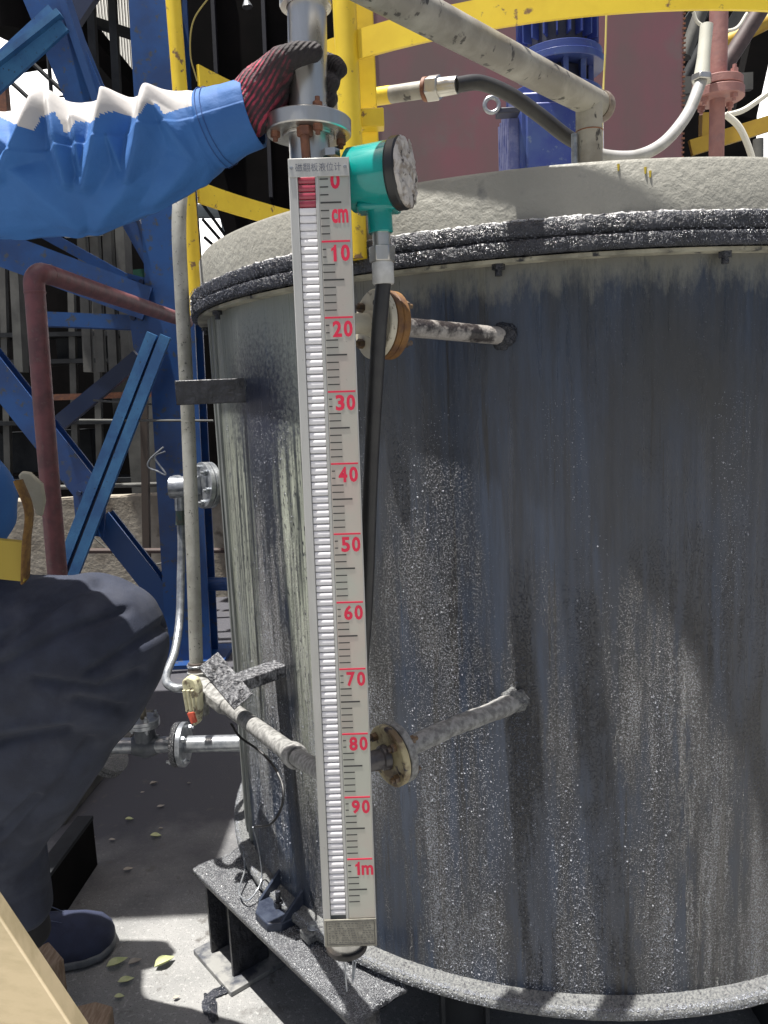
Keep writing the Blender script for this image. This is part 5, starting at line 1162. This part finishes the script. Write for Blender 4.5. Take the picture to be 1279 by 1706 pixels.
# shoe
shp = [(-.10, .040, .055), (-.05, .046, .055), (0.0, .050, .05), (.05, .056, .042), (.10, .058, .034), (.135, .050, .027), (.155, .032, .018)]
shdir = (G(178, 1560, .03)-G(60, 1585, .03)); shdir.z = 0; shdir.normalize(); shn = V((-shdir.y, shdir.x, 0)); sc_ = G(70, 1597, .0)
def shoe(top, z0, g):
    m_ = MB(); vs = []; fs = []; NS_ = 20
    prs = [shp[0]]+shp; out = []
    for k in range(25):
        t = k/24*(len(shp)-1); i = min(int(t), len(shp)-2); u = t-i; out.append(tuple(shp[i][q]*(1-u)+shp[i+1][q]*u for q in range(3)))
    out = [(out[0][0]-.012, .018, out[0][2]*.7)]+out+[(out[-1][0]+.008, .012, .01)]
    for (x, w_, h_) in out:
        for j in range(NS_):
            a = 2*math.pi*j/NS_; cx = math.cos(a); sz = math.sin(a)
            if top: p = sc_+shdir*x*1.12+shn*(cx*w_*1.35)+V((0, 0, .030+max(-.2, sz)*h_*1.9))
            else: p = sc_+shdir*x*1.12+shn*((abs(cx)**.6*(1 if cx > 0 else -1))*(w_*1.35+.006))+V((0, 0, .0005+.015+.0145*(1 if sz > 0 else -1)*abs(sz)**.5))
            vs.append(p)
    n2 = len(out)
    for i in range(n2-1):
        for j in range(NS_): j2 = (j+1) % NS_; fs.append((i*NS_+j, i*NS_+j2, (i+1)*NS_+j2, (i+1)*NS_+j))
    fs.append(tuple(range(NS_))); fs.append(tuple((n2-1)*NS_+j for j in range(NS_))[::-1]); return m_.add(vs, fs)
skb = MB(); capsule(skb, calf2, ankle+V((0, 0, -.03)), .05, .045); obj('sock', skb, mat('black_sock', (.012, .012, .014), rough=.9), person)
so_ = obj('shoe', shoe(True, 0, 0), shoem, person, ang=60); obj('sole', shoe(False, 0, 0), solem, so_, ang=50)
sm_ = MB()
for sg in (-1, 1): sm_.tube([sc_+shdir*(.02+.02*k)+shn*(sg*.03*(1-k*.12))+V((0, 0, .128-.012*k)) for k in range(5)], .0012, 6)
obj('seam', sm_, mat('seam_thread', (.10, .12, .18), rough=.8), so_)
obj('shoe', MB().add([v+V((ank2.x, ank2.y, 0))-V((sc_.x, sc_.y, 0))+V((.05, 0, 0)) for v in shoe(True, 0, 0).v], shoe(True, 0, 0).f), shoem, person, ang=60)
# gloved hand
hb = MB()
cp = lambda pts, rs: [capsule(hb, pts[i], pts[i+1], rs[i], rs[i+1], 14, 5) for i in range(len(pts)-1)]
cp([W(413, 182, 1.105), W(440, 152, 1.11)], [.037, .036])
cp([W(430, 150, 1.095), W(462, 118, 1.10)], [.030, .024]); cp([W(430, 178, 1.11), W(462, 165, 1.13)], [.030, .024]); cp([W(440, 190, 1.12), W(462, 188, 1.135)], [.022, .018]); cp([W(440, 150, 1.12), W(468, 130, 1.15)], [.027, .020])
cp([W(445, 128, 1.085), W(466, 102, 1.075), W(495, 90, 1.068), W(522, 87, 1.072)], [.023, .0175, .0150, .0125])     # thumb over the front
cp([W(462, 108, 1.135), W(490, 96, 1.168), W(530, 98, 1.178), W(558, 108, 1.158), W(566, 116, 1.142)], [.016, .0135, .0125, .0125, .0110])
cp([W(462, 132, 1.14), W(490, 130, 1.172), W(528, 132, 1.178), W(552, 136, 1.150), W(551, 141, 1.122)], [.016, .0135, .0125, .0125, .0115])
cp([W(462, 158, 1.14), W(490, 158, 1.170), W(526, 160, 1.176), W(549, 164, 1.150), W(547, 167, 1.124)], [.016, .013, .012, .0120, .0108])
cp([W(464, 182, 1.14), W(490, 183, 1.165), W(522, 184, 1.168), W(540, 185, 1.148), W(541, 185, 1.136)], [.014, .0115, .0105, .0100, .0095])
glm = bpy.data.materials.new('knitted_glove'); glm.use_nodes = True
n = glm.node_tree.nodes; L = glm.node_tree.links; b = n['Principled BSDF']; tc = n.new('ShaderNodeTexCoord')
geo = n.new('ShaderNodeNewGeometry'); mp = n.new('ShaderNodeMapping'); L.new(geo.outputs['Position'], mp.inputs[0])
rdir = (W(470, 110, 1.1)-W(415, 190, 1.1)).normalized()
mp.inputs['Rotation'].default_value = (0, math.atan2(rdir.z, rdir.x), 0)
wv = n.new('ShaderNodeTexWave'); wv.bands_direction = 'Z'; wv.inputs['Scale'].default_value = 55; wv.inputs['Distortion'].default_value = 2; wv.inputs['Detail'].default_value = 2
L.new(mp.outputs[0], wv.inputs['Vector'])
sxx = n.new('ShaderNodeSeparateXYZ'); L.new(geo.outputs['Position'], sxx.inputs[0])
xw_ = W(470, 130, 1.1).x
away = mrange(n, L, mth(n, L, 'ADD', sxx.outputs[0], mth(n, L, 'MULTIPLY', mth(n, L, 'SUBTRACT', tex(n, L, tc, 30, 4), .5), .05)), xw_-.025, xw_+.012)
redc = mix(n, L, mrange(n, L, tex(n, L, tc, 60, 4), .42, .58), (.40, .045, .085), (.12, .03, .045))
redc = mix(n, L, mrange(n, L, wv.outputs[0], .35, .65), (.035, .025, .03), redc)
c = mix(n, L, away, redc, (.018, .014, .016)); L.new(c, b.inputs['Base Color']); b.inputs['Roughness'].default_value = .8
bp = n.new('ShaderNodeBump'); bp.inputs['Strength'].default_value = .9; bp.inputs['Distance'].default_value = .002
L.new(mth(n, L, 'ADD', mth(n, L, 'MULTIPLY', wv.outputs[0], .7), tex(n, L, tc, 260, 3)), bp.inputs['Height']); L.new(bp.outputs[0], b.inputs['Normal'])
obj('glove', blend(hb, .0022, 4, lambda p, q: p+q*(.0007*noise.noise(p*300))), glm, person, ang=180)
solo('canvas_scrap', MB().prism([(0, .012), (.012, .022), (.032, .018), (.044, .004), (.058, -.012), (.060, -.055), (.048, -.095), (.036, -.092), (.024, -.055), (.012, -.03)], W(29, 800, 1.9), V((1, .1, 0)), V((0, 0, 1)), V((0, 1, 0)), .012), canvas, 'scrap of cream canvas showing between jacket and red pipe', 'canvas', bev=.01)
